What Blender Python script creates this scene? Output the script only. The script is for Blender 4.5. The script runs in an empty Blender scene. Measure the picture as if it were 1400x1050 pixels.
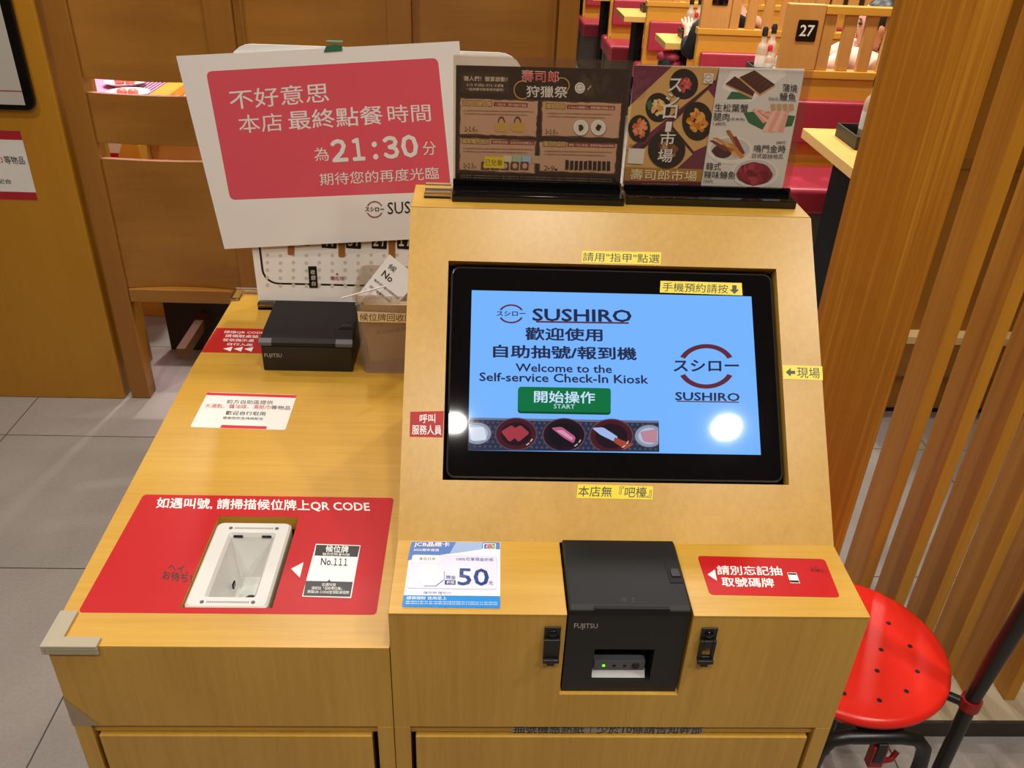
import bpy, bmesh, math, random
from mathutils import Matrix, Vector
random.seed(7)
C = bpy.context.scene.collection
SC = bpy.context.scene

# ------------------------------------------------------------------ camera, world, lights, exposure
CAM = Vector((0.08632, -0.61564, 1.56176))
PITCH, YAW, ROLL, FPX = 0.5400039, -0.0467771, 0.0431523, 1156.6226
CR = Matrix.Rotation(YAW, 3, 'Z') @ Matrix.Rotation(math.pi/2 - PITCH, 3, 'X') @ Matrix.Rotation(ROLL, 3, 'Z')
cd = bpy.data.cameras.new('camera'); cam = bpy.data.objects.new('camera', cd); C.objects.link(cam)
cam.matrix_world = Matrix.Translation(CAM) @ CR.to_4x4()
cd.sensor_width = 36; cd.lens = FPX/1400*36; cd.clip_start = 0.02; cd.clip_end = 60
SC.camera = cam
SC.view_settings.view_transform = 'Standard'; SC.view_settings.look = 'None'
SC.view_settings.gamma = 1; SC.view_settings.use_curve_mapping = False
SC.view_settings.exposure = 0.0
W = bpy.data.worlds.new('world'); SC.world = W; W.use_nodes = True
W.node_tree.nodes['Background'].inputs[0].default_value = (1.0, 0.86, 0.70, 1)
W.node_tree.nodes['Background'].inputs[1].default_value = 0.20

def lamp(x, y, z, power, size=0.11, col=(1.0, 0.95, 0.87), spread=150):
    l = bpy.data.lights.new('downlight', 'AREA'); l.shape = 'DISK'; l.size = size; l.energy = power; l.color = col
    l.spread = math.radians(spread)
    o = bpy.data.objects.new('downlight', l); C.objects.link(o); o.location = (x, y, z); return o
CEIL = 2.75
for x, p in ((-1.1, 8), (0.0, 10), (1.02, 10)):
    lamp(x, -1.09, CEIL-0.02, p, 0.08)
lamp(0.28, -0.22, CEIL-0.02, 7); lamp(-0.85, 0.15, CEIL-0.02, 8); lamp(1.40, -0.40, CEIL-0.02, 15)  # left and right lamps are added, to brighten the tops and right-hand floor
for x, y, p in ((-0.42, 1.62, 11), (0.75, 1.62, 12), (-1.5, 1.0, 13)):
    lamp(x, y, CEIL-0.02, p)
for y in (3.0, 4.2, 5.4, 6.6, 7.8):
    for x in (1.0, 2.1):
        lamp(x, y, CEIL-0.02, 21)
lamp(-0.9, 3.0, CEIL-0.02, 25)

# ------------------------------------------------------------------ materials
def lin(h):
    if isinstance(h, str):
        h = [int(h[i:i+2], 16) for i in (0, 2, 4)]
    f = lambda c: (c/255/12.92) if c/255 <= 0.04045 else ((c/255+0.055)/1.055)**2.4
    return (f(h[0]), f(h[1]), f(h[2]), 1)
MATS = {}
def mat(name, col, rough=0.5, metal=0, emit=0, trans=0, spec=0.5, alpha=1, bump=0, coat=0):
    if name in MATS: return MATS[name]
    m = bpy.data.materials.new(name); m.use_nodes = True; nt = m.node_tree; b = nt.nodes['Principled BSDF']
    c = lin(col)
    b.inputs['Base Color'].default_value = c; b.inputs['Roughness'].default_value = rough
    b.inputs['Metallic'].default_value = metal; b.inputs['Specular IOR Level'].default_value = spec
    b.inputs['Transmission Weight'].default_value = trans; b.inputs['Alpha'].default_value = alpha
    b.inputs['Coat Weight'].default_value = coat; b.inputs['Coat Roughness'].default_value = 0.05
    if emit:
        b.inputs['Base Color'].default_value = (0.003, 0.003, 0.003, 1)
        b.inputs['Emission Color'].default_value = c; b.inputs['Emission Strength'].default_value = emit
    if bump:
        tc = nt.nodes.new('ShaderNodeTexCoord'); n = nt.nodes.new('ShaderNodeTexNoise'); n.inputs['Scale'].default_value = bump
        n.inputs['Detail'].default_value = 4
        bp = nt.nodes.new('ShaderNodeBump'); bp.inputs['Strength'].default_value = 0.15; bp.inputs['Distance'].default_value = 0.001
        nt.links.new(tc.outputs['Object'], n.inputs['Vector']); nt.links.new(n.outputs[0], bp.inputs['Height']); nt.links.new(bp.outputs[0], b.inputs['Normal'])
    MATS[name] = m; return m

def wood(name, light, dark, axis='z', along=1.2, across=45, rough=0.42, strength=0.6, swirl=0.0, fleck=0.0):
    """laminate or timber: fibres stretched along one object axis, optional cathedral swirl"""
    if name in MATS: return MATS[name]
    m = bpy.data.materials.new(name); m.use_nodes = True; nt = m.node_tree; b = nt.nodes['Principled BSDF']; L = nt.links.new
    b.inputs['Roughness'].default_value = rough
    tc = nt.nodes.new('ShaderNodeTexCoord'); mp = nt.nodes.new('ShaderNodeMapping')
    s = [across]*3; s['xyz'.index(axis)] = along; mp.inputs['Scale'].default_value = s
    L(tc.outputs['Object'], mp.inputs['Vector'])
    n = nt.nodes.new('ShaderNodeTexNoise'); n.inputs['Scale'].default_value = 1.0; n.inputs['Detail'].default_value = 6; n.inputs['Roughness'].default_value = 0.65
    n.inputs['Distortion'].default_value = 0.4
    L(mp.outputs[0], n.inputs['Vector'])
    src = n.outputs[0]
    mp2 = nt.nodes.new('ShaderNodeMapping'); s2 = [across*0.09]*3; s2['xyz'.index(axis)] = along*0.5; mp2.inputs['Scale'].default_value = s2
    L(tc.outputs['Object'], mp2.inputs['Vector'])
    n2 = nt.nodes.new('ShaderNodeTexNoise'); n2.inputs['Scale'].default_value = 1.0; n2.inputs['Detail'].default_value = 2
    L(mp2.outputs[0], n2.inputs['Vector'])
    mx = nt.nodes.new('ShaderNodeMix'); mx.data_type = 'FLOAT'; mx.inputs[0].default_value = 0.45
    L(src, mx.inputs[2]); L(n2.outputs[0], mx.inputs[3]); src = mx.outputs[0]
    if swirl:
        sc = nt.nodes.new('ShaderNodeMath'); sc.operation = 'MULTIPLY'; sc.inputs[1].default_value = 2*math.pi*swirl
        L(n2.outputs[0], sc.inputs[0])
        sn = nt.nodes.new('ShaderNodeMath'); sn.operation = 'SINE'; L(sc.outputs[0], sn.inputs[0])
        ma = nt.nodes.new('ShaderNodeMath'); ma.operation = 'MULTIPLY_ADD'; ma.inputs[1].default_value = 0.16; L(sn.outputs[0], ma.inputs[0]); L(src, ma.inputs[2])
        src = ma.outputs[0]
    r = nt.nodes.new('ShaderNodeValToRGB'); r.color_ramp.elements[0].position = 0.5-0.28/ max(strength, .05)*0.6; r.color_ramp.elements[1].position = 0.5+0.28/max(strength, .05)*0.6
    r.color_ramp.elements[0].position = max(0, r.color_ramp.elements[0].position); r.color_ramp.elements[1].position = min(1, r.color_ramp.elements[1].position)
    r.color_ramp.elements[0].color = lin(dark); r.color_ramp.elements[1].color = lin(light)
    L(src, r.inputs[0]); L(r.outputs[0], b.inputs['Base Color'])
    bp = nt.nodes.new('ShaderNodeBump'); bp.inputs['Strength'].default_value = 0.06; bp.inputs['Distance'].default_value = 0.001
    L(n.outputs[0], bp.inputs['Height']); L(bp.outputs[0], b.inputs['Normal'])
    MATS[name] = m; return m

LAMX = wood('laminate_grain_across', 'C99C3C', 'B6872A', 'x', 5, 130, 0.36, 0.9)
LAMZ = wood('laminate_grain_upright', 'CDA044', 'B68832', 'z', 5, 130, 0.36, 0.9)
SLOPEM = wood('laminate_grain_sloped', 'CA9C42', 'B68A34', 'y', 7, 150, 0.33, 0.9)
EDGE = mat('laminate_edge', 'DDB254', 0.4)
STANDM = wood('cabinet_veneer', 'B8801C', 'A87214', 'z', 1.5, 30, 0.4, 0.6)
PARTM = wood('stained_partition_ply', 'A5702A', '8C581C', 'x', 2.2, 26, 0.34, 0.7, swirl=3.0)
POSTM = wood('stained_partition_post', 'A06A26', '8C581C', 'z', 1.5, 50, 0.36, 0.7)
OAKM = wood('oak_board', 'CC8E26', 'A2620A', 'z', 1.6, 150, 0.45, 1.5, swirl=1.2)
SLATM = wood('oak_slat', 'CC8E26', 'AA6C12', 'z', 1.2, 90, 0.42, 0.9)
BOOTHX = wood('booth_panel_timber', 'DCA440', 'C88C2C', 'x', 1.2, 40, 0.35, 0.7)
BOOTHZ = wood('booth_post_timber', 'CF9650', 'BC8340', 'z', 1.2, 45, 0.38, 0.7)
TABLEM = wood('table_timber', 'E3B868', 'D4A452', 'x', 1.2, 50, 0.3, 0.7)
REDV = mat('red_vinyl', 'A63040', 0.38, bump=300)
BLACK = mat('black_plastic', '141414', 0.45)
BLACKG = mat('black_gloss', '0A0A0B', 0.03)
DARKSLOT = mat('dark_slot', '040404', 0.7)
GREYP = mat('grey_plastic', '55565A', 0.45)
WHITEP = mat('white_plastic', 'CDCAC4', 0.35)
PAPER = mat('white_paper', 'DDD9D2', 0.6)
LAMIN = mat('laminated_white', 'EDE8E2', 0.12)
REDPRINT = mat('red_print', 'B21217', 0.4, spec=0.25)
REDGLOSS = mat('red_print_laminated', 'DC5664', 0.12)
INK = mat('black_ink', '151312', 0.4)
WHITEINK = mat('white_ink', 'E6E3DF', 0.35)
YELLOWT = mat('yellow_label_tape', 'E6CF1E', 0.4)
CLEAR = mat('clear_acrylic', 'FFFFFF', 0.03, trans=1.0)
CLEAR.node_tree.nodes['Principled BSDF'].inputs['IOR'].default_value = 1.3
def thin_clear(name, tint, fac, rough=0.06):
    """thin clear plastic film or sheet: mostly lets light straight through; fac is how milky it is"""
    m = bpy.data.materials.new(name); m.use_nodes = True; nt = m.node_tree; nt.nodes.clear()
    out = nt.nodes.new('ShaderNodeOutputMaterial'); tr = nt.nodes.new('ShaderNodeBsdfTransparent'); tr.inputs[0].default_value = lin(tint)
    df = nt.nodes.new('ShaderNodeBsdfDiffuse'); df.inputs[0].default_value = lin(tint)
    mx = nt.nodes.new('ShaderNodeMixShader'); mx.inputs[0].default_value = fac
    nt.links.new(tr.outputs[0], mx.inputs[1]); nt.links.new(df.outputs[0], mx.inputs[2])
    gl = nt.nodes.new('ShaderNodeBsdfGlossy'); gl.inputs['Roughness'].default_value = rough
    m2 = nt.nodes.new('ShaderNodeMixShader'); m2.inputs[0].default_value = 0.045; nt.links.new(mx.outputs[0], m2.inputs[1]); nt.links.new(gl.outputs[0], m2.inputs[2])
    nt.links.new(m2.outputs[0], out.inputs[0]); return m
ACRYL = thin_clear('thin_acrylic_sheet', 'F8F5F1', 0.004)
BINP = thin_clear('translucent_bin_plastic', 'E9E2DA', 0.12, 0.2)
GUARD = thin_clear('milky_corner_plastic', 'D2C8B0', 0.55, 0.2)

def floor_mat():
    m = bpy.data.materials.new('grey_floor_tile'); m.use_nodes = True; nt = m.node_tree; b = nt.nodes['Principled BSDF']; L = nt.links.new
    tc = nt.nodes.new('ShaderNodeTexCoord'); mp = nt.nodes.new('ShaderNodeMapping'); mp.inputs['Location'].default_value = (1.392, 0.158, 0)
    br = nt.nodes.new('ShaderNodeTexBrick'); br.inputs['Scale'].default_value = 1; br.inputs['Brick Width'].default_value = 0.592; br.inputs['Row Height'].default_value = 0.592
    br.inputs['Mortar Size'].default_value = 0.0018; br.inputs['Mortar Smooth'].default_value = 0.1; br.offset = 0.0
    br.inputs['Color1'].default_value = lin('968D86'); br.inputs['Color2'].default_value = lin('908880'); br.inputs['Mortar'].default_value = lin('3A3633')
    L(tc.outputs['Object'], mp.inputs[0]); L(mp.outputs[0], br.inputs[0])
    n = nt.nodes.new('ShaderNodeTexNoise'); n.inputs['Scale'].default_value = 140; n.inputs['Detail'].default_value = 5; L(tc.outputs['Object'], n.inputs[0])
    n2 = nt.nodes.new('ShaderNodeTexNoise'); n2.inputs['Scale'].default_value = 5; n2.inputs['Detail'].default_value = 3; L(tc.outputs['Object'], n2.inputs[0])
    a = nt.nodes.new('ShaderNodeMath'); a.operation = 'ADD'; L(n.outputs[0], a.inputs[0]); L(n2.outputs[0], a.inputs[1])
    r = nt.nodes.new('ShaderNodeMapRange'); r.inputs[1].default_value = 0.6; r.inputs[2].default_value = 1.4; r.inputs[3].default_value = 0.86; r.inputs[4].default_value = 1.14; L(a.outputs[0], r.inputs[0])
    mx = nt.nodes.new('ShaderNodeMix'); mx.data_type = 'RGBA'; mx.blend_type = 'MULTIPLY'; mx.inputs[0].default_value = 1; L(br.outputs[0], mx.inputs[6]); L(r.outputs[0], mx.inputs[7])
    L(mx.outputs[2], b.inputs['Base Color']); b.inputs['Roughness'].default_value = 0.5
    bp = nt.nodes.new('ShaderNodeBump'); bp.inputs['Strength'].default_value = 0.25; bp.inputs['Distance'].default_value = 0.002; L(n.outputs[0], bp.inputs['Height']); L(bp.outputs[0], b.inputs['Normal'])
    return m

# ------------------------------------------------------------------ mesh helpers
class MB:
    def __init__(s): s.v = []; s.f = []; s.mi = []; s.sm = []; s.mats = []
    def m(s, mt):
        if mt not in s.mats: s.mats.append(mt)
        return s.mats.index(mt)
    def add(s, vs, fs, mt, smooth=False):
        o = len(s.v); s.v += [tuple(v) for v in vs]; i = s.m(mt)
        for f in fs: s.f.append(tuple(o+k for k in f)); s.mi.append(i); s.sm.append(smooth)
        return s
    def box(s, x0, x1, y0, y1, z0, z1, mt):
        vs = [(x, y, z) for z in (z0, z1) for y in (y0, y1) for x in (x0, x1)]
        return s.add(vs, [(0,2,3,1),(4,5,7,6),(0,1,5,4),(2,6,7,3),(0,4,6,2),(1,3,7,5)], mt)
    def hexa(s, bottom, top, mt):
        """eight corners: four below, four above, same order round"""
        return s.add(list(bottom)+list(top), [(3,2,1,0),(4,5,6,7),(0,1,5,4),(1,2,6,5),(2,3,7,6),(3,0,4,7)], mt)
    def prism_x(s, yz, x0, x1, mt):
        if sum(yz[i][0]*yz[(i+1) % len(yz)][1]-yz[(i+1) % len(yz)][0]*yz[i][1] for i in range(len(yz))) < 0: yz = list(yz)[::-1]
        n = len(yz); vs = [(x0, y, z) for y, z in yz]+[(x1, y, z) for y, z in yz]
        return s.add(vs, [tuple(range(n))[::-1], tuple(range(n, 2*n))]+[(i, (i+1) % n, n+(i+1) % n, n+i) for i in range(n)], mt)
    def prism(s, pts, d, mt):
        n = len(pts); d = Vector(d); vs = [Vector(p) for p in pts]
        nn = Vector((0, 0, 0))
        for i in range(n): nn += vs[i].cross(vs[(i+1) % n])
        if nn.dot(d) < 0: vs = vs[::-1]
        vs = vs+[p+d for p in vs]
        return s.add(vs, [tuple(range(n))[::-1], tuple(range(n, 2*n))]+[(i, (i+1) % n, n+(i+1) % n, n+i) for i in range(n)], mt)
    def tube(s, path, r, mt, n=12, cap=True):
        P = [Vector(p) for p in path]; rings = []; up = None
        for i, p in enumerate(P):
            t = (P[min(i+1, len(P)-1)]-P[max(i-1, 0)]).normalized()
            if up is None: up = t.orthogonal().normalized()
            up = (up-t*up.dot(t)).normalized(); w = t.cross(up); rr = r[i] if isinstance(r, (list, tuple)) else r
            rings.append([p+(up*math.cos(a)+w*math.sin(a))*rr for a in [2*math.pi*k/n for k in range(n)]])
        vs = [q for rg in rings for q in rg]; fs = []
        for i in range(len(P)-1):
            for k in range(n): fs.append((i*n+k, i*n+(k+1) % n, (i+1)*n+(k+1) % n, (i+1)*n+k))
        s.add(vs, fs, mt, True)
        if cap: s.add(rings[0], [tuple(range(n))[::-1]], mt); s.add(rings[-1], [tuple(range(n))], mt)
        return s
    def lathe(s, prof, c, mt, n=32, axis=None, smooth=True, cap=True):
        """profile of (radius, height) about an upright axis through c (or along axis)"""
        c = Vector(c); a = Vector(axis or (0, 0, 1)).normalized(); e = a.orthogonal().normalized(); w = a.cross(e)
        vs = [c+(e*math.cos(2*math.pi*k/n)+w*math.sin(2*math.pi*k/n))*r+a*h for r, h in prof for k in range(n)]
        fs = [(i*n+k, i*n+(k+1) % n, (i+1)*n+(k+1) % n, (i+1)*n+k) for i in range(len(prof)-1) for k in range(n)]
        s.add(vs, fs, mt, smooth)
        if cap:
            s.add(vs[:n], [tuple(range(n))[::-1]], mt); s.add(vs[-n:], [tuple(range(n))], mt)
        return s
    def build(s, name, parent=None, bevel=0, segs=2, label=None, kind=None, smooth_mod=0):
        org = Vector((0, 0, 0)); q = parent
        while q is not None: org += q.location; q = q.parent
        loc = Vector((0, 0, 0))
        me = bpy.data.meshes.new(name); me.from_pydata([Vector(v)-org for v in s.v], [], s.f)
        for mt in s.mats: me.materials.append(mt)
        for p, i, b in zip(me.polygons, s.mi, s.sm): p.material_index = i; p.use_smooth = b
        me.update(); o = bpy.data.objects.new(name, me); C.objects.link(o)
        if parent is not None: o.parent = parent
        if bevel:
            md = o.modifiers.new('bevel', 'BEVEL'); md.width = bevel; md.segments = segs; md.limit_method = 'ANGLE'; md.angle_limit = math.radians(40)
        if label: o['label'] = label
        if kind: o['kind'] = kind
        return o
def thing(name, loc, label, cat, group=None):
    o = bpy.data.objects.new(name, None); C.objects.link(o); o.location = loc; o.empty_display_size = 0.05
    o['label'] = label; o['category'] = cat
    if group: o['group'] = group
    return o
def tag(o, label, cat, group=None):
    o['label'] = label; o['category'] = cat
    if group: o['group'] = group
    return o
def rehome(o, loc):
    """put a one-mesh thing's origin at its base"""
    loc = Vector(loc); o.data.transform(Matrix.Translation(-loc)); o.location = loc; return o

_txt = {}
def glyphs(body, bold=0.0):
    bold *= 0.5
    k = (body, bold)
    if k not in _txt:
        c = bpy.data.curves.new('lettering', 'FONT'); c.body = body; c.resolution_u = 2
        if any(ch in body for ch in '０１２３４５６７８９'): c.space_character = 0.62
        o = bpy.data.objects.new('lettering', c); C.objects.link(o); dg = bpy.context.evaluated_depsgraph_get(); dg.update()
        me = bpy.data.meshes.new_from_object(o.evaluated_get(dg))
        V = [(v.co.x, v.co.y) for v in me.vertices]; F = [tuple(p.vertices) for p in me.polygons]
        bpy.data.objects.remove(o); bpy.data.curves.remove(c); bpy.data.meshes.remove(me)
        x0 = min(v[0] for v in V); x1 = max(v[0] for v in V); y0 = min(v[1] for v in V); y1 = max(v[1] for v in V)
        if bold:                                   # heavier strokes: the same glyphs laid down again a hair to each side
            n = len(V); VV = []; FF = []
            for j in range(6):
                dx, dy = bold*math.cos(j*math.pi/3), bold*math.sin(j*math.pi/3)
                VV += [(x+dx, y+dy) for x, y in V]; FF += [tuple(i+j*n for i in f) for f in F]
            V, F = VV, FF
        _txt[k] = ([((x-x0)/max(x1-x0, 1e-6), (y-y0)/max(y1-y0, 1e-6)) for x, y in V], F, len(V)//(6 if bold else 1))
    return _txt[k]

class Plane:
    """a real plane in the room; pixel(u, v) gives the local point where the photo's pixel meets it"""
    def __init__(s, o, ex, ey):
        s.o = Vector(o); s.ex = Vector(ex).normalized(); s.ey = Vector(ey).normalized(); s.n = s.ex.cross(s.ey)
    def pt(s, a, b, h=0.0): return s.o+s.ex*a+s.ey*b+s.n*h
    def pixel(s, u, v):
        d = CR @ Vector(((u-700)/FPX, -(v-525)/FPX, -1)); t = (s.o-CAM).dot(s.n)/d.dot(s.n); P = CAM+d*t-s.o
        return (P.dot(s.ex), P.dot(s.ey))
    def shifted(s, h): return Plane(s.o+s.n*h, s.ex, s.ey)

class Print:
    """a printed sheet: base sheet plus ink lying on it, all one mesh; coordinates are photo pixels (optionally of a crop)"""
    def __init__(s, plane, crop=(0, 0, 1), h0=0.0003, lift=0.00003):
        s.p = plane; s.c = crop; s.h = h0; s.lift = lift; s.mb = MB()
    def L(s, x, y): return s.p.pixel(s.c[0]+x/s.c[2], s.c[1]+y/s.c[2])
    def poly_local(s, pts, mt, sheet=False):
        if sheet:
            s.mb.prism([s.p.pt(a, b, 0.0) for a, b in pts], s.p.n*s.h, mt)
        else:
            s.h += s.lift*0.25; s.mb.add([s.p.pt(a, b, s.h) for a, b in pts], [tuple(range(len(pts)))], mt)
    def poly(s, pts, mt, sheet=False, r=0):
        q = [s.L(*p) for p in pts]
        a2 = sum(q[i][0]*q[(i+1) % len(q)][1]-q[(i+1) % len(q)][0]*q[i][1] for i in range(len(q)))
        if a2 < 0: q = q[::-1]
        if r:
            out = []; n = len(q)
            for i in range(n):
                A, B, Cc = Vector(q[i-1]), Vector(q[i]), Vector(q[(i+1) % n]); u = (A-B).normalized(); w = (Cc-B).normalized()
                for k in range(6):
                    t = k/5; P0 = B+u*r; P2 = B+w*r; out.append(tuple((1-t)**2*P0+2*t*(1-t)*B+t*t*P2))
            q = out
        s.poly_local(q, mt, sheet)
        if not sheet: s.h += s.lift
    def text(s, body, x0, y0, x1, y1, h, mt, bold=0.0, sx=0.0):
        V, F, N = glyphs(body, bold); s.h += s.lift; h0 = s.h
        A = Vector(s.L(x0, y0)); B = Vector(s.L(x1, y1))-A; T = Vector(s.L(x0+sx, y0-h))-A
        s.mb.add([s.p.pt(*(A+B*x+T*y), h0+(i//N)*s.lift*0.15) for i, (x, y) in enumerate(V)], F, mt)
        s.h += s.lift*0.75*(len(V) > N)
    def ellipse(s, x, y, rx, ry, mt, n=28, jit=0, rot=0, a0=0, a1=2*math.pi, bump=True):
        if bump: s.h += s.lift
        pts = []
        for k in range(n):
            a = a0+(a1-a0)*k/n; j = 1+random.uniform(-jit, jit); dx = rx*math.cos(a)*j; dy = ry*math.sin(a)*j
            pts.append(s.L(x+dx*math.cos(rot)-dy*math.sin(rot), y+dx*math.sin(rot)+dy*math.cos(rot)))
        s.poly_local(pts[::-1], mt)
    def arc(s, x, y, rx, ry, t, a0, a1, mt, n=20):
        s.h += s.lift; vs = []
        for k in range(n+1):
            a = math.radians(a0+(a1-a0)*k/n)
            for q in (0, t): vs.append(s.p.pt(*s.L(x+(rx-q)*math.cos(a), y+(ry-q*ry/rx)*math.sin(a)), s.h))
        s.mb.add(vs, [(2*k, 2*k+1, 2*k+3, 2*k+2) for k in range(n)], mt)
    def food(s, x, y, rx, ry, mts, n=26, size=0.3, elong=1.6):
        for k in range(n):
            a = random.uniform(0, 6.28); q = math.sqrt(random.random())*0.75
            s.ellipse(x+rx*q*math.cos(a), y+ry*q*math.sin(a), rx*size*random.uniform(.7, 1.2), rx*size/elong*random.uniform(.7, 1.2), random.choice(mts), 9, 0.18, random.uniform(0, 3.1), bump=False)
            s.h += s.lift*0.3
    def build(s, name, parent=None, label=None): return s.mb.build(name, parent, label=label)

def logo_ring(P, x, y, r, ring, ink, t=0.16, ry=None, txt=True):
    """the sushi shop's round mark: two arcs with katakana between"""
    ry = ry or r
    P.arc(x, y, r, ry, r*t, 205, 335, ring); P.arc(x, y, r, ry, r*t, 25, 155, ring)
    if txt: P.text('スシロー', x-r*1.12, y+ry*0.22, x+r*1.12, y+ry*0.22, ry*0.5, ink, 0.05)

# ------------------------------------------------------------------ measurements
ZK = 0.92; ZD = 0.869; WK = 0.496; DW = 0.351; DD = 0.862
D1, D2, ZT, YB = 0.1086, 0.3835, 1.2118, 0.47
SL = Vector((0, D2-D1, ZT-ZK)).normalized()
DESK = Plane((0, 0, ZD), (1, 0, 0), (0, 1, 0))
LEDGE = Plane((0, 0, ZK), (1, 0, 0), (0, 1, 0))
SLOPE = Plane((0, D1, ZK), (1, 0, 0), SL)
FRONT = Plane((0, 0, 0), (1, 0, 0), (0, 0, 1))

# ------------------------------------------------------------------ the room
def struct(mb, name, **k): return mb.build(name, kind='structure', **k)
fl = struct(MB().box(-4, 5, -3, 12, -0.05, 0, floor_mat()), 'floor')
CEILM = mat('ceiling_paint', '8A7A68', 0.8)
struct(MB().box(-4, 5, -3, 12, CEIL, CEIL+0.05, CEILM), 'ceiling')
WALLM = wood('wall_panel_timber', 'C08040', 'A86C32', 'x', 1.2, 30, 0.45, 0.6)
PLASTER = mat('warm_plaster', 'B59A78', 0.8)
struct(MB().box(-4, 5, 12, 12.1, 0, CEIL, WALLM), 'wall_back')
struct(MB().box(-4.1, -4, -3, 12, 0, CEIL, PLASTER), 'wall_left')
struct(MB().box(5, 5.1, -3, 12, 0, CEIL, PLASTER), 'wall_right')
struct(MB().box(-4, 5, -3.1, -3, 0, CEIL, PLASTER), 'wall_front')

def rrect(x0, x1, y0, y1, r, k=6):
    out = []
    for cx, cy, a in ((x1-r, y1-r, 0), (x0+r, y1-r, 90), (x0+r, y0+r, 180), (x1-r, y0+r, 270)):
        for i in range(k+1):
            t = math.radians(a+90*i/k); out.append((cx+r*math.cos(t), cy+r*math.sin(t)))
    return out
def ring_faces(mb, A, B, mt, smooth=False):
    n = len(A); mb.add(list(A)+list(B), [(i, (i+1) % n, n+(i+1) % n, n+i) for i in range(n)], mt, smooth)

# ------------------------------------------------------------------ the kiosk cabinet
SEAM = 0.743
kiosk = thing('check_in_kiosk', (WK/2, 0.2, 0), 'pale wood laminate kiosk cabinet with sloped face around a touchscreen', 'kiosk')
mb = MB()
off = Vector((0, SL.z, -SL.y))*0.0185
side = [(0, 0), (0, SEAM), (0.018, SEAM), (0.018, ZK-0.018), (D1+0.035, ZK-0.018), (D2+off.y, ZT-0.018), (YB-.018, ZT-0.018), (YB-.018, 0)]
for x in (0, WK-0.018):
    mb.prism_x(side, x, x+0.018, LAMZ)
mb.box(0.018, WK-0.018, 0.02, YB-.018, 0.0, 0.08, LAMX)
mb.box(0.018, WK-0.018, 0.005, 0.036, 0.7275, SEAM-.0002, LAMX)
mb.box(0, WK, YB-0.018, YB, 0, ZT-0.018, LAMZ)
mb.build('carcass', kiosk, 0.0006, 1)
PX0, PX1, PZ = 0.1815, 0.3118, 0.7985
mb = MB()
mb.prism([(x, 0, z) for x, z in ((0, SEAM), (WK, SEAM), (WK, ZK-0.0009), (PX1, ZK-0.0009), (PX1, PZ), (PX0, PZ), (PX0, ZK-0.0009), (0, ZK-0.0009))], (0, 0.018, 0), LAMZ)
mb.build('front_panel', kiosk, 0.0006, 1)
mb = MB()
mb.box(PX0+.0005, PX1-.0005, 0.0185, 0.14, PZ-0.018, PZ-0.0005, EDGE)
mb.build('printer_shelf', kiosk, 0.0005, 1)
for a, b in ((0, PX0), (PX1, WK)):
    mb = MB()
    mb.prism_x([(-0.0006, ZK-0.0008), (-0.0006, ZK), (D1+0.03, ZK), (D1+0.03, ZK-0.017), (0.0186, ZK-0.017), (0.0186, ZK-0.0008)], a, b, LAMX)
    mb.build('ledge_panel', kiosk, 0.0004, 1)
# sloped face with the screen opening
q = [SLOPE.pixel(*p) for p in ((613, 357), (1062, 367), (1078, 664), (605, 655))]
HU0 = (q[0][0]+q[3][0])/2; HU1 = (q[1][0]+q[2][0])/2; HV1 = (q[0][1]+q[1][1])/2; HV0 = (q[2][1]+q[3][1])/2
SLEN = math.hypot(D2-D1, ZT-ZK)
nin = Vector((0, SL.z, -SL.y))*0.018
def sy(v, h=0): p = SLOPE.pt(0, v)+(nin*h); return (p.y, p.z)
mb = MB()
low_in = (D1+0.018/SL.z, ZK)
mb.prism_x([sy(0), sy(HV0), sy(HV0, 1), low_in], 0, WK, SLOPEM)
top_in = (D2+0.018*(1-SL.y)/SL.z, ZT-0.018)
mb.prism_x([sy(HV1), sy(SLEN-0.0004), (D2+.0012, ZT-.001), top_in, sy(HV1, 1)], 0, WK, SLOPEM)
for a, b in ((0, HU0), (HU1, WK)):
    mb.prism_x([sy(HV0), sy(HV1), sy(HV1, 1), sy(HV0, 1)], a, b, SLOPEM)
bm_o = mb.build('sloped_panel', kiosk)
mb = MB(); mb.prism_x([(D2+.0014, ZT), (YB, ZT), (YB, ZT-0.0175), (D2+0.0125, ZT-0.0175)], 0, WK, LAMX); mb.build('top_panel', kiosk, 0.0006, 1)
mb = MB(); mb.box(0.0235, 0.4725, 0.0, 0.018, 0.10, 0.7258, LAMZ); mb.build('drawer_front', kiosk, 0.0008, 1)
# paper note on the rail above the drawer
RAIL = Plane((0, 0.0049, 0), (1, 0, 0), (0, 0, 1))
P = Print(RAIL); NOTE = mat('greyed_note_paper', '9A938C', 0.5)
P.poly_local([(0.132, 0.7276), (0.352, 0.7276), (0.352, 0.7425), (0.132, 0.7425)], NOTE, True)
P.h += 0.0001
def local_text(P, body, a0, b0, a1, b1, mt, bold=0.0):
    V, F, N = glyphs(body, bold); P.h += P.lift
    P.mb.add([P.p.pt(a0+(a1-a0)*x, b0+(b1-b0)*y, P.h+(i//N)*P.lift*0.15) for i, (x, y) in enumerate(V)], F, mt)
    P.h += P.lift
local_text(P, '抽號機感熱紙│少於10條請告知幹部', 0.134, 0.7255, 0.350, 0.7415, INK, 0.02)
P.build('paper_note', kiosk, 'grey paper note printed with black writing above the drawer')

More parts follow.
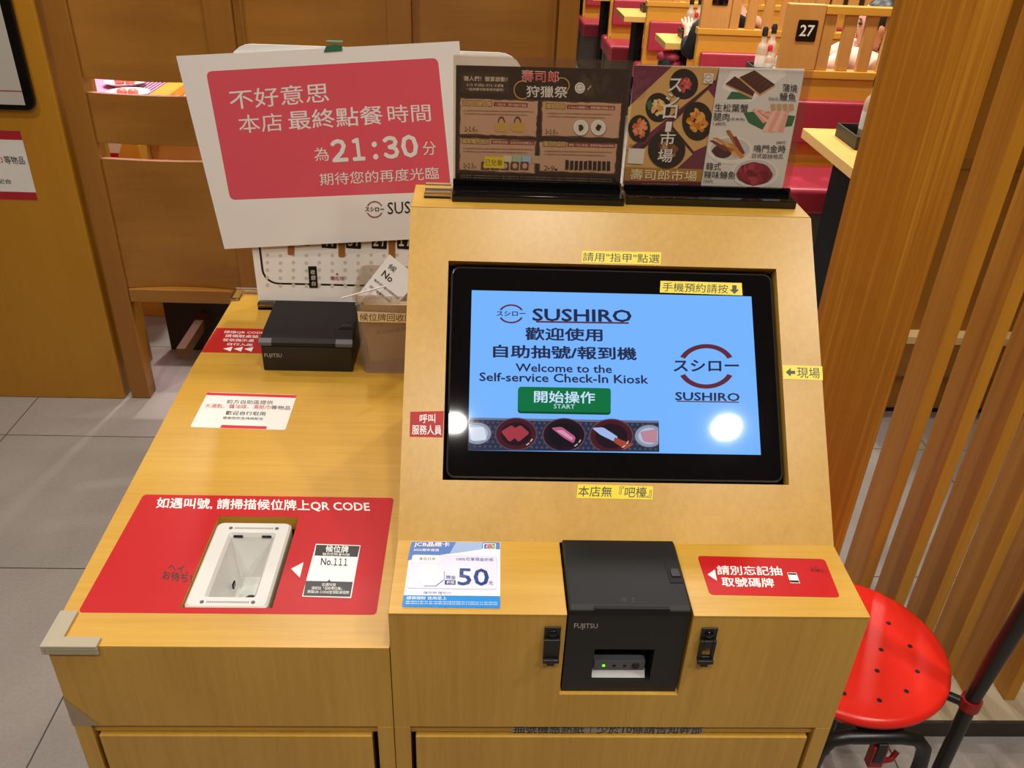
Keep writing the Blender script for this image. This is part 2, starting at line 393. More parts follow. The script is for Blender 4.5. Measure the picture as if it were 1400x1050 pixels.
# ------------------------------------------------------------------ the lower counter at its left
counter = thing('side_counter', (-DW/2, DD/2, 0), 'lower pale wood laminate counter left of the screen cabinet', 'counter')
HX0, HX1, HY0, HY1 = -0.2315, -0.1330, 0.0545, 0.2070
mb = MB(); XB, YT = -0.372, 0.57                       # the left edge runs out a little towards the back
mb.prism([(-0.352, 0, ZD-0.0012), (-0.0008, 0, ZD-0.0012), (-0.0008, 0.0186, ZD-0.0012), (-0.3525, 0.0186, ZD-0.0012)], (0, 0, 0.0012), LAMX)
for pts in (((-0.3525, 0.0186), (HX0, 0.0186), (HX0, YT), (XB, YT)), ((HX1, 0.0186), (-0.0008, 0.0186), (-0.0008, YT), (HX1, YT)), ((HX0, 0.0186), (HX1, 0.0186), (HX1, HY0), (HX0, HY0)),
            ((HX0, HY1), (HX1, HY1), (HX1, YT), (HX0, YT)), ((XB, YT), (-0.0008, YT), (-0.0008, DD), (XB, DD))):
    mb.prism([(x, y, ZD-0.02) for x, y in pts], (0, 0, 0.02), LAMX)
cm = mb.build('counter_top', counter)
mb = MB().box(-DW, -0.0008, 0.0, 0.018, SEAM, ZD-0.0013, LAMZ); mb.build('front_panel', counter, 0.0006, 1)
mb = MB()
mb.prism_x([(0, 0), (0, SEAM-.0004), (0.0185, SEAM-.0004), (0.0185, ZD-0.0204), (DD, ZD-0.0204), (DD, 0)], -0.0188, -0.0008, LAMZ)
for za, zc, pts in ((0, SEAM-.0004, ((-DW, 0), (-DW+.018, 0), (XB+.018, YT), (XB+.018, DD), (XB, DD), (XB, YT))), (SEAM-.0004, ZD-0.0204, ((-DW-.0006, 0.0185), (-DW+.0174, 0.0185), (XB+.018, YT), (XB+.018, DD), (XB, DD), (XB, YT)))):
    mb.prism([(x, y, za) for x, y in pts], (0, 0, zc-za), LAMZ)
mb.box(-DW+.018, -0.0188, DD-0.018, DD, 0, ZD-0.0206, LAMZ).box(-DW+.018, -0.0188, 0.005, 0.036, 0.7275, SEAM-.0006, LAMX).box(-DW+.018, -0.0188, 0.02, DD-.018, 0, 0.08, LAMX)
mb.build('carcass', counter, 0.0006, 1)
MB().box(-0.3275, -0.0255, 0, 0.018, 0.10, 0.7262, LAMZ).build('drawer_front', counter, 0.0008, 1)
# corner guards
mb = MB(); z0, z1 = ZD+0.0004, ZD+0.0035
mb.prism([(-DW-0.004, -0.004, z0), (-0.298, -0.004, z0), (-0.298, 0.010, z0), (-0.336, 0.010, z0), (-0.336, 0.046, z0), (-DW-0.004, 0.046, z0)], (0, 0, z1-z0), GUARD)
mb.box(-DW-0.004, -DW-0.0005, -0.004, 0.046, ZD-0.009, z0, GUARD).box(-DW-.0005, -0.298, -0.004, -0.0005, ZD-0.009, z0, GUARD)
mb.build('corner_guard', counter, 0.001, 2, 'milky plastic corner guard on the front corner')
mb = MB()
mb.prism([(XB-0.004, DD+0.004, z0), (XB-0.004, DD-0.045, z0), (XB+.014, DD-0.045, z0), (XB+.014, DD-0.015, z0), (-0.318, DD-0.015, z0), (-0.318, DD+0.004, z0)], (0, 0, .006), CLEAR)
mb.build('corner_guard', counter, 0.0015, 2, 'clear corner guard on the far corner')
mb = MB(); TAPE = thin_clear('scuffed_clear_tape', 'B7A58C', 0.7, 0.35)
mb.add([(-DW-.0005, -0.0006, .790), (-DW-.0005, -0.0006, SEAM+.001), (-0.322, -0.0006, SEAM+.001)], [(0, 1, 2)], TAPE)
mb.add([(-DW-.0006, -0.0006, .790), (-DW-.0006, 0.03, SEAM+.001), (-DW-.0006, -0.0006, SEAM+.001)], [(0, 1, 2)], TAPE)
mb.build('corner_tape', counter, label='scuffed tape over the chipped lower front corner')

# --- stickers on the counter
RED = REDPRINT
P = Print(DESK)
A, B, Cc, D = [P.L(*p) for p in ((193, 676), (536, 681), (517, 843), (112, 835))]
rx0, rx1, ry0, ry1 = (A[0]+D[0])/2, (B[0]+Cc[0])/2, (D[1]+Cc[1])/2, (A[1]+B[1])/2
pts = rrect(rx0, rx1, ry0, ry1, 0.005)
tl = [p for p in pts if p[1] >= HY1]; bl = [p for p in pts if p[1] <= HY0]
P.poly_local(tl[:7]+tl[7:14]+[(rx0, HY1), (rx1, HY1)], RED, True)
P.poly_local([(rx1, HY0), (rx0, HY0)]+bl, RED, True)
P.poly_local([(rx0, HY0), (HX0, HY0), (HX0, HY1), (rx0, HY1)], RED, True)
P.poly_local([(HX1, HY0), (rx1, HY0), (rx1, HY1), (HX1, HY1)], RED, True)
P.text('如遇叫號, 請掃描候位牌上QR CODE', 213, 695.5, 506, 700.5, 15, WHITEINK, 0.035, 3)
P.text('ヘイ、', 230, 781, 257, 786, 11, INK, 0.04, 1)
P.text('お待ち！', 222, 792, 262, 798, 12, INK, 0.04, 1)
P.poly(((398, 778), (415, 769), (410, 790)), WHITEINK)
P.poly(((432, 744), (493, 746), (480, 818), (413, 816)), WHITEINK)
P.poly(((432.5, 745.2), (492, 747), (488.8, 762), (430, 760)), INK)
P.poly(((418.5, 794.5), (482.5, 796), (478.8, 816.5), (414.5, 815)), INK)
P.text('候位牌', 445, 755.5, 476, 756.5, 9.5, WHITEINK, 0.03, 1)
P.text('輪到您時會叫號', 441, 759.8, 478, 761, 3.8, WHITEINK, 0, .5)
P.text('No.', 438.5, 773, 454, 773.4, 9.5, INK, 0.04, 1)
P.text('１１１', 456, 773.4, 474.5, 774, 9.5, INK, 0.04, 1)
P.poly(((447, 796), (452.5, 796.2), (450.6, 792.6)), INK)
P.text('如遇叫號', 440, 802, 459, 802.6, 4.5, WHITEINK, 0, .5)
P.text('請前往「自助帶位機」,', 426, 807, 471, 808, 4.7, WHITEINK, 0, .5)
P.text('掃描QR CODE並領取桌號牌', 420, 812, 477, 813.4, 4.7, WHITEINK, 0, .5)
P.build('printed_panel', counter, 'red printed panel with white heading and a black and white ticket picture')

SALMON = mat('crimson_print', 'C8303C', 0.3)
P = Print(DESK, (250, 320, 3.5))
P.poly(((120, 757), (546, 771), (490, 938), (35, 924)), PAPER, True, 0.004)
P.poly(((119, 758.5), (545, 772), (541, 785), (110, 771)), SALMON)
P.poly(((186, 914), (402, 921), (400, 934.5), (178, 928)), SALMON)
P.text('前方自助區提供', 208, 812, 430, 817, 19, INK, 0.01, 5)
P.text('大湯匙、醬油碟、濕紙巾', 104, 832, 418, 840, 20, SALMON, 0.01, 5)
P.text('等物品', 420, 840, 512, 843, 19, INK, 0.01, 5)
P.text('歡迎自行取用', 203, 866, 393, 871, 19, INK, 0.01, 5)
P.text('感謝您的支持與配合', 190, 887, 384, 892, 13, INK, 0.0, 3)
P.build('notice_sticker', counter, 'small white notice sticker with red top and bottom bands')

P = Print(DESK, (250, 380, 8.75))
xp = -0.2578
A, B, Cc, D = [P.L(*p) for p in ((405, 598), (990, 612), (940, 908), (220, 885))]
P.poly_local([(D[0], (D[1]+Cc[1])/2), (xp, (D[1]+Cc[1])/2), (xp, 0.625), (-0.205, 0.73), (-0.205, (A[1]+B[1])/2), (A[0], (A[1]+B[1])/2)][:2]+[(xp, (A[1]+B[1])/2), (A[0], (A[1]+B[1])/2)], mat('dark_red_print', 'AE1F20', 0.4, spec=0.25), True)
P.text('掃描QR CODE', 490, 664, 968, 675, 33, WHITEINK, 0.02, 8)
P.text('請領取桌號', 506, 710, 900, 722, 34, WHITEINK, 0.02, 8)
P.text('並依指示桌', 475, 758, 850, 770, 34, WHITEINK, 0.02, 8)
P.text('自行入座', 530, 808, 832, 819, 30, WHITEINK, 0.02, 8)
for k in range(3):
    d = 125*k; P.poly(((482+d, 848+2*k), (596+d, 826+2*k), (570+d, 882+2*k)), WHITEINK)
P.build('direction_sticker', counter, 'dark red sticker with three white arrowheads')

# ------------------------------------------------------------------ ticket scanner set in the counter
zs = ZD-0.0012
scn = thing('ticket_scanner', (-0.182, 0.13, ZD-0.09), 'white recessed scanner with deep funnel set in the red panel', 'scanner')
X0, X1, Y0, Y1 = -0.2303, -0.1395, 0.0560, 0.1985
o3 = rrect(X0, X1, Y0, Y1, 0.008); ins = 0.0025
o2 = rrect(X0+ins, X1-ins, Y0+ins, Y1-ins, 0.007)
i1 = rrect(-0.2115, -0.155, 0.0715, 0.1785, 0.003)
i2 = rrect(-0.2085, -0.158, 0.0745, 0.1755, 0.002)
Z = lambda pts, z: [(x, y, z) for x, y in pts]
mb = MB()
ring_faces(mb, Z(o3, ZD-0.08), Z(o3, zs-0.0025), WHITEP); ring_faces(mb, Z(o3, zs-0.0025), Z(o2, zs), WHITEP, True)
ring_faces(mb, Z(o2, zs), Z(i1, zs), WHITEP); ring_faces(mb, Z(i1, zs), Z(i2, zs-0.004), WHITEP)
mb.add(Z(o3, ZD-0.08), [tuple(range(len(o3)))[::-1]], WHITEP)
mb.build('housing', scn)
mb = MB(); fb = rrect(-0.197, -0.166, 0.095, 0.155, 0.002)
ring_faces(mb, Z(i2, zs-0.004), Z(fb, zs-0.05), WHITEP)
fb2 = Z(fb, zs-0.05); mb.add(fb2, [tuple(range(len(fb2)))], WHITEP)
mb.build('funnel', scn)
GLASSY = mat('pale_scanner_glass', 'C9CCC6', 0.08)
MB().box(-0.192, -0.170, 0.099, 0.146, zs-0.0499, zs-0.049, GLASSY).build('scan_window', scn, label='pale glass window at the foot of the funnel')
MB().lathe([(0.0075, 0), (0.0075, 0.004), (0.005, 0.006), (0.0, 0.0062)], (-0.176, 0.113, zs-0.049), BLACKG, 20, cap=False).build('lens', scn, label='black camera lens')
MB().box(-0.1965, -0.1945, 0.118, 0.126, zs-0.034, zs-0.028, BLACKG).build('sensor', scn)
for y0 in (0.0640, 0.1865):
    mb = MB()
    for k in range(24): mb.box(-0.2065+k*0.00195, -0.2065+k*0.00195+0.0009, y0-.0012, y0+0.0014, zs+0.00005, zs+0.0002, GREYP)
    mb.build('vent', scn)
    for x in (-0.2115, -0.156):
        MB().lathe([(0.0022, 0), (0.0022, 0.0006), (0.0014, 0.0008)], (x, y0, zs), GREYP, 14).build('screw', scn)
for x in (-0.200, -0.166):
    MB().box(x-.0055, x+.0055, 0.174, 0.1755, zs-0.0042, zs-0.0015, BLACKG).build('clip', scn)

# ------------------------------------------------------------------ receipt printer on the counter
pr = thing('receipt_printer', (-0.184, 0.635, ZD), 'black receipt printer on the lower counter beside the clear bin', 'printer', 'ticket printers')
x0, x1 = -0.2568, -0.1148
MB().box(x0, x1, 0.566, 0.700, ZD+0.0006, ZD+0.046, BLACK).build('body', pr, 0.002, 2)
mb = MB(); PRL = mat('black_lid_plastic', '171615', 0.5, spec=0.3)
mb.prism_x([(0.5635, ZD+0.0466), (0.5635, ZD+0.052), (0.569, ZD+0.056), (0.600, ZD+0.060), (0.688, ZD+0.066), (0.702, ZD+0.0575), (0.702, ZD+0.0466)], x0-.0015, x1+.0015, PRL)
lid = mb.build('lid', pr, 0.003, 2)
MB().prism_x([(0.5625, ZD+0.0475), (0.5625, ZD+0.053), (0.570, ZD+0.0575), (0.570, ZD+0.0475)], x0+0.018, x1-0.024, DARKSLOT).build('paper_slot', lid)
for a, b in ((x0-.002, x0+0.018), (x1-0.024, x1+0.002)):
    MB().prism_x([(0.5622, ZD+0.0475), (0.5622, ZD+0.053), (0.5695, ZD+0.0575), (0.5695, ZD+0.0475)], a, b, GREYP).build('corner_cap', lid)
LP = Plane((0, 0.600, ZD+0.060), (1, 0, 0), (0, 0.088, 0.006))
MB().prism([LP.pt(-0.139, 0.0, .0002), LP.pt(-0.1165, 0.0, .0002), LP.pt(-0.1165, 0.024, .0002), LP.pt(-0.139, 0.024, .0002)], LP.n*0.0008, DARKSLOT).build('latch_recess', lid)
MB().prism([LP.pt(-0.135, 0.004, .0011), LP.pt(-0.120, 0.004, .0011), LP.pt(-0.120, 0.012, .0011), LP.pt(-0.135, 0.012, .0011)], LP.n*0.001, BLACK).build('latch', lid)
P = Print(Plane((0, 0.566, 0), (1, 0, 0), (0, 0, 1)), h0=0.0001)
P.text('FUJITSU', 361.5, 489.5, 385, 490, 6.5, mat('grey_lettering', 'B4B0AC', 0.4), 0)
P.build('lettering', pr)

# ------------------------------------------------------------------ ticket printer in the kiosk notch
tp = thing('receipt_printer', ((PX0+PX1)/2, 0.06, PZ), 'black receipt printer set in the kiosk front between two hooks', 'printer', 'ticket printers')
a0, a1 = PX0+0.0022, PX1-0.0022
zb = PZ+0.0008
wx0, wx1, wz0, wz1 = 0.2150, 0.2790, 0.8165, 0.8650
mb = MB(); yf = 0.004
for b in ((a0, wx0, zb, 0.9155), (wx1, a1, zb, 0.9155), (wx0, wx1, zb, wz0), (wx0, wx1, wz1, 0.9155)):
    mb.box(b[0], b[1], yf, 0.030, b[2], b[3], BLACK)
mb.box(a0, a1, 0.030, 0.132, zb, 0.9155, BLACK)
mb.build('body', tp)
mb = MB()
mb.prism_x([(0.002, 0.9160), (0.002, 0.9235), (0.008, 0.9265), (D1-.002, 0.9265), (D1-.002, 0.9160)], a0, a1, PRL)
lid = mb.build('lid', tp, 0.0018, 2)
mb = MB().box(0.2095, 0.2865, 0.0012, 0.0055, 0.9185, 0.9272, DARKSLOT).build('paper_slot', lid)
LT = Plane((0, 0, 0.9265), (1, 0, 0), (0, 1, 0))
q = [LT.pixel(*p) for p in ((906, 767), (929, 767), (937, 797), (914, 797))]
lx0, lx1, ly0, ly1 = min(p[0] for p in q)+.002, a1-.001, q[3][1], q[0][1]
MB().box(lx0, lx1, ly0, ly1, 0.9266, 0.9272, DARKSLOT).build('latch_recess', lid)
MB().box(lx0+.003, lx1-.002, ly0+.008, ly0+.02, 0.9273, 0.9288, BLACK).build('latch', lid, .0005)
P = Print(LT, h0=0.0001); P.text('≡ ↥', 849, 823, 868, 824, 7, mat('faint_mark', '34312F', 0.5), 0); P.build('lettering', lid)
PF = Plane((0, yf, 0), (1, 0, 0), (0, 0, 1))
P = Print(PF, h0=0.0001); P.text('FUJITSU', 785, 860.5, 817, 861, 8.5, MATS['grey_lettering'], 0); P.build('lettering', tp)
MB().prism_x([(0.030, wz1), (0.030, wz0), (yf+.002, wz0), (0.0295, wz1)][:3]+[(0.0285, wz1)], wx0+.0005, wx1-.0005, BLACK)
SLV = mat('silver_panel', '8C8A88', 0.4)
mb = MB().box(wx0+.002, wx1-.006, 0.010, 0.026, wz0+.0095, wz0+.0235, GREYP)
cp = mb.build('control_panel', tp, .001, 2, 'grey button panel with one green light')
MB().prism_x([(0.0068, wz0+.001), (0.0125, wz0+.0092), (0.026, wz0+.0092), (0.026, wz0+.001)], wx0+.001, wx1-.005, mat('clear_tape_silver', 'C4C4C2', 0.3)).build('clear_lip', cp)
LED = mat('green_led', '66E01E', emit=2.0)
for k, mt in enumerate((LED, DARKSLOT, DARKSLOT)):
    MB().lathe([(0.0018, 0), (0.0016, 0.0006)], (wx0+.013+.0115*k, 0.010, wz0+.0165), mt, 14, axis=(0, -1, 0)).build('indicator_light', cp)
MB().lathe([(0.0042, 0), (0.0038, 0.0012)], (wx0+.0478, 0.010, wz0+.0165), BLACK, 18, axis=(0, -1, 0)).build('feed_button', cp)

# ------------------------------------------------------------------ hooks on the kiosk front
def hook(xc, hole):
    h = mb = MB()
    mb.box(xc-.0085, xc+.0085, -0.0025, -0.0003, 0.886, 0.9035, BLACK)
    if hole:
        mb.box(xc-.0085, xc-.0045, -0.0065, -0.0025, 0.860, 0.889, BLACK).box(xc+.0045, xc+.0085, -0.0065, -0.0025, 0.860, 0.889, BLACK).box(xc-.0045, xc+.0045, -0.0065, -0.0025, 0.878, 0.889, BLACK).box(xc-.0045, xc+.0045, -0.0065, -0.0025, 0.860, 0.866, BLACK)
    else:
        mb.box(xc-.0085, xc+.0085, -0.0065, -0.0025, 0.860, 0.889, BLACK)
    mb.box(xc-.0085, xc+.0085, -0.010, -0.0065, 0.858, 0.863, BLACK)
    mb.box(xc-.004, xc+.004, -0.008, -0.0003, 0.852, 0.859, BLACK)
    o = mb.build('latch_hook', kiosk, 0.0008, 2, 'black latch hook with an open slot' if hole else 'black latch hook with a solid face')
    MB().lathe([(0.0048, 0), (0.0048, 0.0015), (0.003, 0.0024), (0, 0.0026)], (xc, -0.0025, 0.895), GREYP if 0 else BLACKG, 18, axis=(0, -1, 0), cap=False).build('screw', o)
hook(0.168, False); hook(0.331, True)

# ------------------------------------------------------------------ labels on the sloped face
def label_tape(body, corners, mt, ink, lab, plane=SLOPE, parent=None, arrow=None, pad=0.1, tx=None, bold=0.01, name='label_tape'):
    P = Print(plane); P.poly(corners, mt, True)
    (ax, ay), (bx, by), (cx, cy), (dx, dy) = corners
    h = dy-ay; x0, x1 = (tx or (dx+h*pad, cx-h*pad))
    f = lambda x: dy+(cy-dy)*(x-dx)/(cx-dx)
    P.text(body, x0, f(x0)-h*0.12, x1, f(x1)-h*0.12, h*0.76, ink, bold, (ax-dx)*.76)
    if arrow: P.poly(arrow, ink)
    return P.build(name, parent or kiosk, lab)
label_tape('請用"指甲"點選', ((796, 343), (904, 345), (903, 362), (795, 359)), YELLOWT, INK, 'yellow label tape above the screen')
label_tape('現場', ((1070, 499), (1124, 501), (1125, 520), (1071, 518)), YELLOWT, INK, 'yellow label tape with left arrow at the screen side', tx=(1090, 1121),
           arrow=((1074, 509), (1081, 503), (1081, 507), (1087, 507), (1087, 511.5), (1081, 511.5), (1081, 515)))
label_tape('本店無『吧檯』', ((790, 662), (893, 665), (892, 683), (788, 681)), YELLOWT, INK, 'yellow label tape below the screen')
P = Print(SLOPE); P.poly(((561, 563), (607, 562), (605, 598), (560, 597)), mat('dark_red_print', 'AE1F20', 0.4, spec=0.25), True)
P.text('呼叫', 574, 578.5, 595, 578, 12, WHITEINK, 0.02); P.text('服務人員', 563.5, 594, 603.5, 594.5, 13, WHITEINK, 0.02)
P.build('label_sticker', kiosk, 'red sticker with white writing left of the screen')

# --- stickers on the kiosk ledge
P = Print(LEDGE, (520, 720, 3.182))
JW = mat('pale_lilac_print', 'E4E0EC', 0.12); JB = mat('mid_blue_print', '5C7FBE', 0.12); JN = mat('navy_print', '24407E', 0.15); JS = mat('strip_blue_print', '2E86D0', 0.15)
P.poly(((135, 65), (522, 68), (521, 358), (95, 352)), JW, True)
P.poly(((136, 66), (520, 69), (521, 100), (440, 96), (300, 118), (118, 148)), JB)
P.poly(((330, 68), (446, 69), (440, 100), (300, 120)), mat('light_blue_print', '9DB4D6', 0.12))
P.text('JCB晶緻卡', 146, 90, 300, 92, 23, WHITEINK, 0.03, 4)
P.text('2026獨享禮遇', 144, 107, 254, 109, 11, WHITEINK, 0.02, 2)
P.poly(((448, 74), (503, 75), (502, 101), (446, 100)), WHITEINK)
for k, c in enumerate(('1D4F9E', 'C0202C', '2C8A3C')):
    P.poly(((453+16*k, 78), (467+16*k, 78), (466+16*k, 97), (451+16*k, 97)), mat('card_mark_'+'abc'[k], c, 0.2), r=0.0008)
    P.text('JCB'[k], 456+16*k, 93, 464+16*k, 93, 10, WHITEINK, 0.02)
P.poly(((140, 124), (508, 132), (508, 276), (112, 270)), mat('lilac_frame_print', 'CFCBE0', 0.15), r=0.004)
P.poly(((143, 127), (505, 135), (505, 273), (116, 267)), mat('lilac_field_print', 'DCD8EA', 0.12), r=0.004)
P.poly(((142, 126), (258, 128), (256, 158), (137, 156)), WHITEINK)
P.text('身在日本', 168, 148, 240, 149, 12, JN, 0.01, 1)
P.text('100%可享現金折抵', 330, 151, 492, 154, 15, JN, 0.01, 1)
oc = [(215+66*math.cos(math.radians(22.5+45*k)), 213+50*math.sin(math.radians(22.5+45*k))) for k in range(8)]
P.poly([(x+3, y+3) for x, y in oc], JB); P.poly(oc, WHITEINK)
P.text('現金', 284, 232, 328, 233, 17, JN, 0.01, 1)
P.poly(((281, 236), (328, 237), (327, 256), (280, 255)), JN)
P.text('折抵', 287, 252, 322, 253, 13, WHITEINK, 0.02, 1)
P.text('50', 338, 257, 471, 260, 72, JN, 0.03, 2)
P.text('元', 472, 257, 490, 258, 17, JN, 0.01)
P.poly(((105, 283), (521, 288), (521, 306), (102, 302)), WHITEINK)
P.text('隨你想 隨你行', 188, 298, 308, 300, 13, JN, 0.01, 1)
P.poly(((102, 302), (521, 308), (521, 358), (95, 352)), JS)
P.text('謹慎理財 信用至上', 113, 321, 288, 323, 14, WHITEINK, 0.01, 2)
for k in range(2):
    P.text('循環利率及各項費用請詳閱本行網站公告說明', 110, 332+9*k, 508, 337+9*k, 5, WHITEINK, 0)
P.build('coupon_card', kiosk, 'white and blue card coupon showing a large 50')

P = Print(LEDGE, (740, 720, 2.917))
P.poly(((622, 117), (1130, 130), (1192, 283), (672, 272)), RED, True, 0.005)
P.text('請別忘記抽', 703, 192, 962, 196, 36, WHITEINK, 0.035, -4)
P.text('取號碼牌', 722, 239, 930, 243, 36, WHITEINK, 0.035, -4)
P.poly(((663, 192), (692, 172), (701, 217)), WHITEINK)
P.poly(((980, 184), (1017, 185), (1032, 227), (993, 226)), WHITEINK)
P.poly(((982, 186), (1016, 187), (1018, 194), (984, 193)), INK); P.poly(((989, 215), (1026, 216), (1030, 225), (993, 224)), INK)
P.text('ヘイ、', 1072, 166, 1108, 170, 12, INK, 0, -1); P.text('お待ち！', 1074, 180, 1136, 186, 13, INK, 0, -1)
P.build('reminder_sticker', kiosk, 'red sticker with white writing on the right ledge')

# ------------------------------------------------------------------ touchscreen
mon = thing('touchscreen_monitor', tuple(SLOPE.pt((HU0+HU1)/2, HV0, -0.05)), 'black touchscreen monitor showing a blue welcome page', 'screen')
gap = 0.0035; GH = -0.0085
pts = rrect(HU0+gap, HU1-gap, HV0+gap, HV1-gap*1.2, 0.010)
mb = MB()
ring_faces(mb, [SLOPE.pt(a, b, -0.045) for a, b in pts], [SLOPE.pt(a, b, GH) for a, b in pts], BLACK)
e = rrect(HU0+gap+.002, HU1-gap-.002, HV0+gap+.002, HV1-gap*1.2-.002, 0.009)
RIM = mat('monitor_rim', '2A2A2C', 0.2)
ring_faces(mb, [SLOPE.pt(a, b, GH) for a, b in pts], [SLOPE.pt(a, b, GH+.0008) for a, b in e], RIM)
mb.add([SLOPE.pt(a, b, -0.045) for a, b in pts], [tuple(range(len(pts)))[::-1]], BLACK)
mb.build('housing', mon)
mb = MB()
mb.add([SLOPE.pt(a, b, GH+.0008) for a, b in e], [tuple(range(len(e)))], BLACKG)
mb.build('glass_front', mon, label='glossy black glass border')
SP = SLOPE.shifted(GH+0.0009)
def semit(n, c, k=1.0): return mat('screen_'+n, c, 0.045, emit=k, spec=0.4)
SB = semit('blue', '76B4FF'); SN = semit('navy', '232B4C'); SR = semit('brown', '5E2A38'); SG = semit('green', '0B7040'); SGD = semit('dark_green', '07482B'); SW = semit('pale', 'C9E2FF')
SDK = semit('dark', '1E2030')
P = Print(SP, (590, 340, 2.692), 0.0002, 0.00001)
P.poly(((148, 153), (1177, 176), (1212, 759), (134, 742)), SB, True)
logo_ring(P, 293, 240, 47, SR, SN, ry=35)
P.text('SUSHIRO', 373, 265, 735, 270, 44, SN, 0.045)
P.poly(((385, 266), (726, 271), (726, 277), (384, 272)), SR)
P.text('歡迎使用', 346, 336, 628, 341, 46, SN, 0.05)
P.text('自助抽號/報到機', 228, 400, 754, 410, 46, SN, 0.05)
P.text('Welcome to the', 310, 452, 663, 458, 29, SN, 0.035)
P.text('Self-service Check-In Kiosk', 177, 487, 797, 497, 31, SN, 0.035)
P.poly(((318, 512), (660, 518), (659, 612), (317, 606)), SGD, r=0.004)
P.poly(((319, 508), (660, 514), (659, 604), (318, 598)), SG, r=0.004)
P.text('開始操作', 378, 566, 601, 570, 43, SW, 0.03)
P.text('START', 450, 588, 527, 590, 16, SW, 0.0)
P.poly(((137, 622), (836, 634), (838, 748), (134, 742)), semit('belt', '2B3046'))
BL2 = semit('belt_dots', '474C62')
for j in range(6):
    for i in range(36):
        P.ellipse(150+19*i+(j % 2)*9, 638+18*j+i*.3, 5, 5, BL2, 6, bump=(i == 0))
P.poly(((137, 622), (836, 634), (836, 642), (137, 630)), semit('belt_rail', '6C6E86'))
PG = semit('plate_grey', '8796AC'); PD = semit('plate_dark', '24141E'); PM = semit('plate_maroon', '451A24'); PRIM = semit('plate_rim', '5A4350')
def fill_clip(x, y, rx, ry, mt, lo=None, hi=None, ymax=None):
    P.h += P.lift; pts = []
    for k in range(40):
        a = 2*math.pi*k/40; px, py = x+rx*math.cos(a), y+ry*math.sin(a)
        if lo is not None: px = max(px, lo)
        if hi is not None: px = min(px, hi)
        if ymax is not None: py = min(py, ymax)
        pts.append(P.L(px, py))
    P.poly_local(pts[::-1], mt)
for x, y, r, m1, m2, dish in ((168, 680, 54, PG, semit('plate_pale', 'AEBBD0'), 'grey'), (311, 683, 78, PM, PD, 'tuna'), (487, 686, 80, PD, semit('plate_black', '15131C'), 'toro'), (661, 690, 82, PM, PD, 'shrimp'), (800, 690, 55, PG, semit('plate_pale', 'AEBBD0'), 'salmon')):
    fill_clip(x, y, r, r*.78, PRIM, 137, 834, 742); fill_clip(x, y, r*.94, r*.73, m1, 137, 834, 742); fill_clip(x, y, r*.72, r*.55, m2, 139, 832, 741)
    if dish == 'tuna':
        for dx in (-26, 6): P.poly(((x+dx-30, y-10), (x+dx+10, y-34), (x+dx+44, y-4), (x+dx+2, y+30)), semit('tuna', 'A03846'), r=.003)
    if dish == 'toro':
        P.poly(((x-48, y-26), (x-8, y-30), (x+44, y+8), (x+36, y+32), (x-2, y+10)), semit('toro', 'B4577E'), r=.003); P.poly(((x-30, y-16), (x-4, y-18), (x+34, y+12), (x+28, y+20)), semit('toro_pale', 'D092B0'), r=.001)
    if dish == 'shrimp':
        P.poly(((x-72, y-30), (x-30, y-32), (x+26, y+4), (x+14, y+22), (x-40, y-4)), semit('shrimp', '9EB6E6'), r=.003); P.poly(((x+12, y+4), (x+80, y+32), (x+52, y+50), (x+8, y+22)), semit('shrimp_tail', '9E4634'), r=.002)
    if dish == 'grey':
        P.poly(((x-28, y-20), (x+24, y-24), (x+36, y+24), (x-22, y+28)), semit('white_fish', 'D3DAE8'), r=.003)
    if dish == 'salmon':
        P.poly(((x-34, y-16), (x+30, y-26), (x+30, y+26), (x-20, y+22)), semit('salmon', 'B98496'), r=.003)
    if dish in ('tuna', 'toro', 'shrimp'):
        for s in (0, 1): P.arc(x, y, r*.84, r*.66, 4, 20+20*s, 34+20*s, semit('plate_gold', 'C8C2A8'), 5)
logo_ring(P, 1010, 434, 106, SR, SN, 0.19, 82)
P.text('SUSHIRO', 897, 558, 1132, 562, 29, SN, 0.045)
P.poly(((902, 560), (1130, 564), (1130, 568), (902, 564)), SR)
P.build('display', mon, 'lit blue welcome page')
label_tape('手機預約請按', ((903, 384), (1014, 387), (1015, 404), (902, 400)), YELLOWT, INK, 'yellow label tape with down arrow on the glass', plane=SLOPE.shifted(GH+.0012), parent=mon, tx=(905.5, 995),
           arrow=((1001, 390), (1007, 390.2), (1007, 396), (1010.5, 396), (1004, 402), (997.5, 396), (1001, 396)))

# ------------------------------------------------------------------ floor plan sign and the laminated notice taped to it
sign = thing('floor_plan_sign', (-0.12, 0.80, ZD), 'white seat plan board in a clear foot behind the laminated notice', 'sign')
BY = 0.802
BOARD = Plane((0, BY, 0), (1, 0, 0), (0, 0, 1))
pts = rrect(-0.318, 0.150, ZD+0.010, 1.322, 0.04)
low = [(-0.318, ZD+0.010), (0.150, ZD+0.010)]
pts = [p for p in pts if p[1] > 1.0]
P = Print(BOARD, (250, 320, 3.5), 0.0004)
P.mb.prism([BOARD.pt(a, b, 0) for a, b in pts+low], Vector((0, 0.003, 0)), PAPER); P.h = 0.0001
P.poly_local(pts+low, mat('board_white', 'F2EEE8', 0.3))
fr = [p for p in rrect(-0.306, 0.138, ZD+0.043, 1.30, 0.028)]
fi = [p for p in rrect(-0.3022, 0.1342, ZD+0.0468, 1.2962, 0.0245)]
P.h += .0001; ring_faces(P.mb, [BOARD.pt(a, b, P.h) for a, b in fi], [BOARD.pt(a, b, P.h) for a, b in fr], INK)
DOT = mat('pale_beige_dot', 'CFC9B4', 0.4)
for j in range(5):
    for i in range(12): P.ellipse(405+62*i, 100+36*j+3*(i % 2), 9, 9, DOT, 10, bump=False)
STK = mat('brown_print', 'A26A32', 0.4)
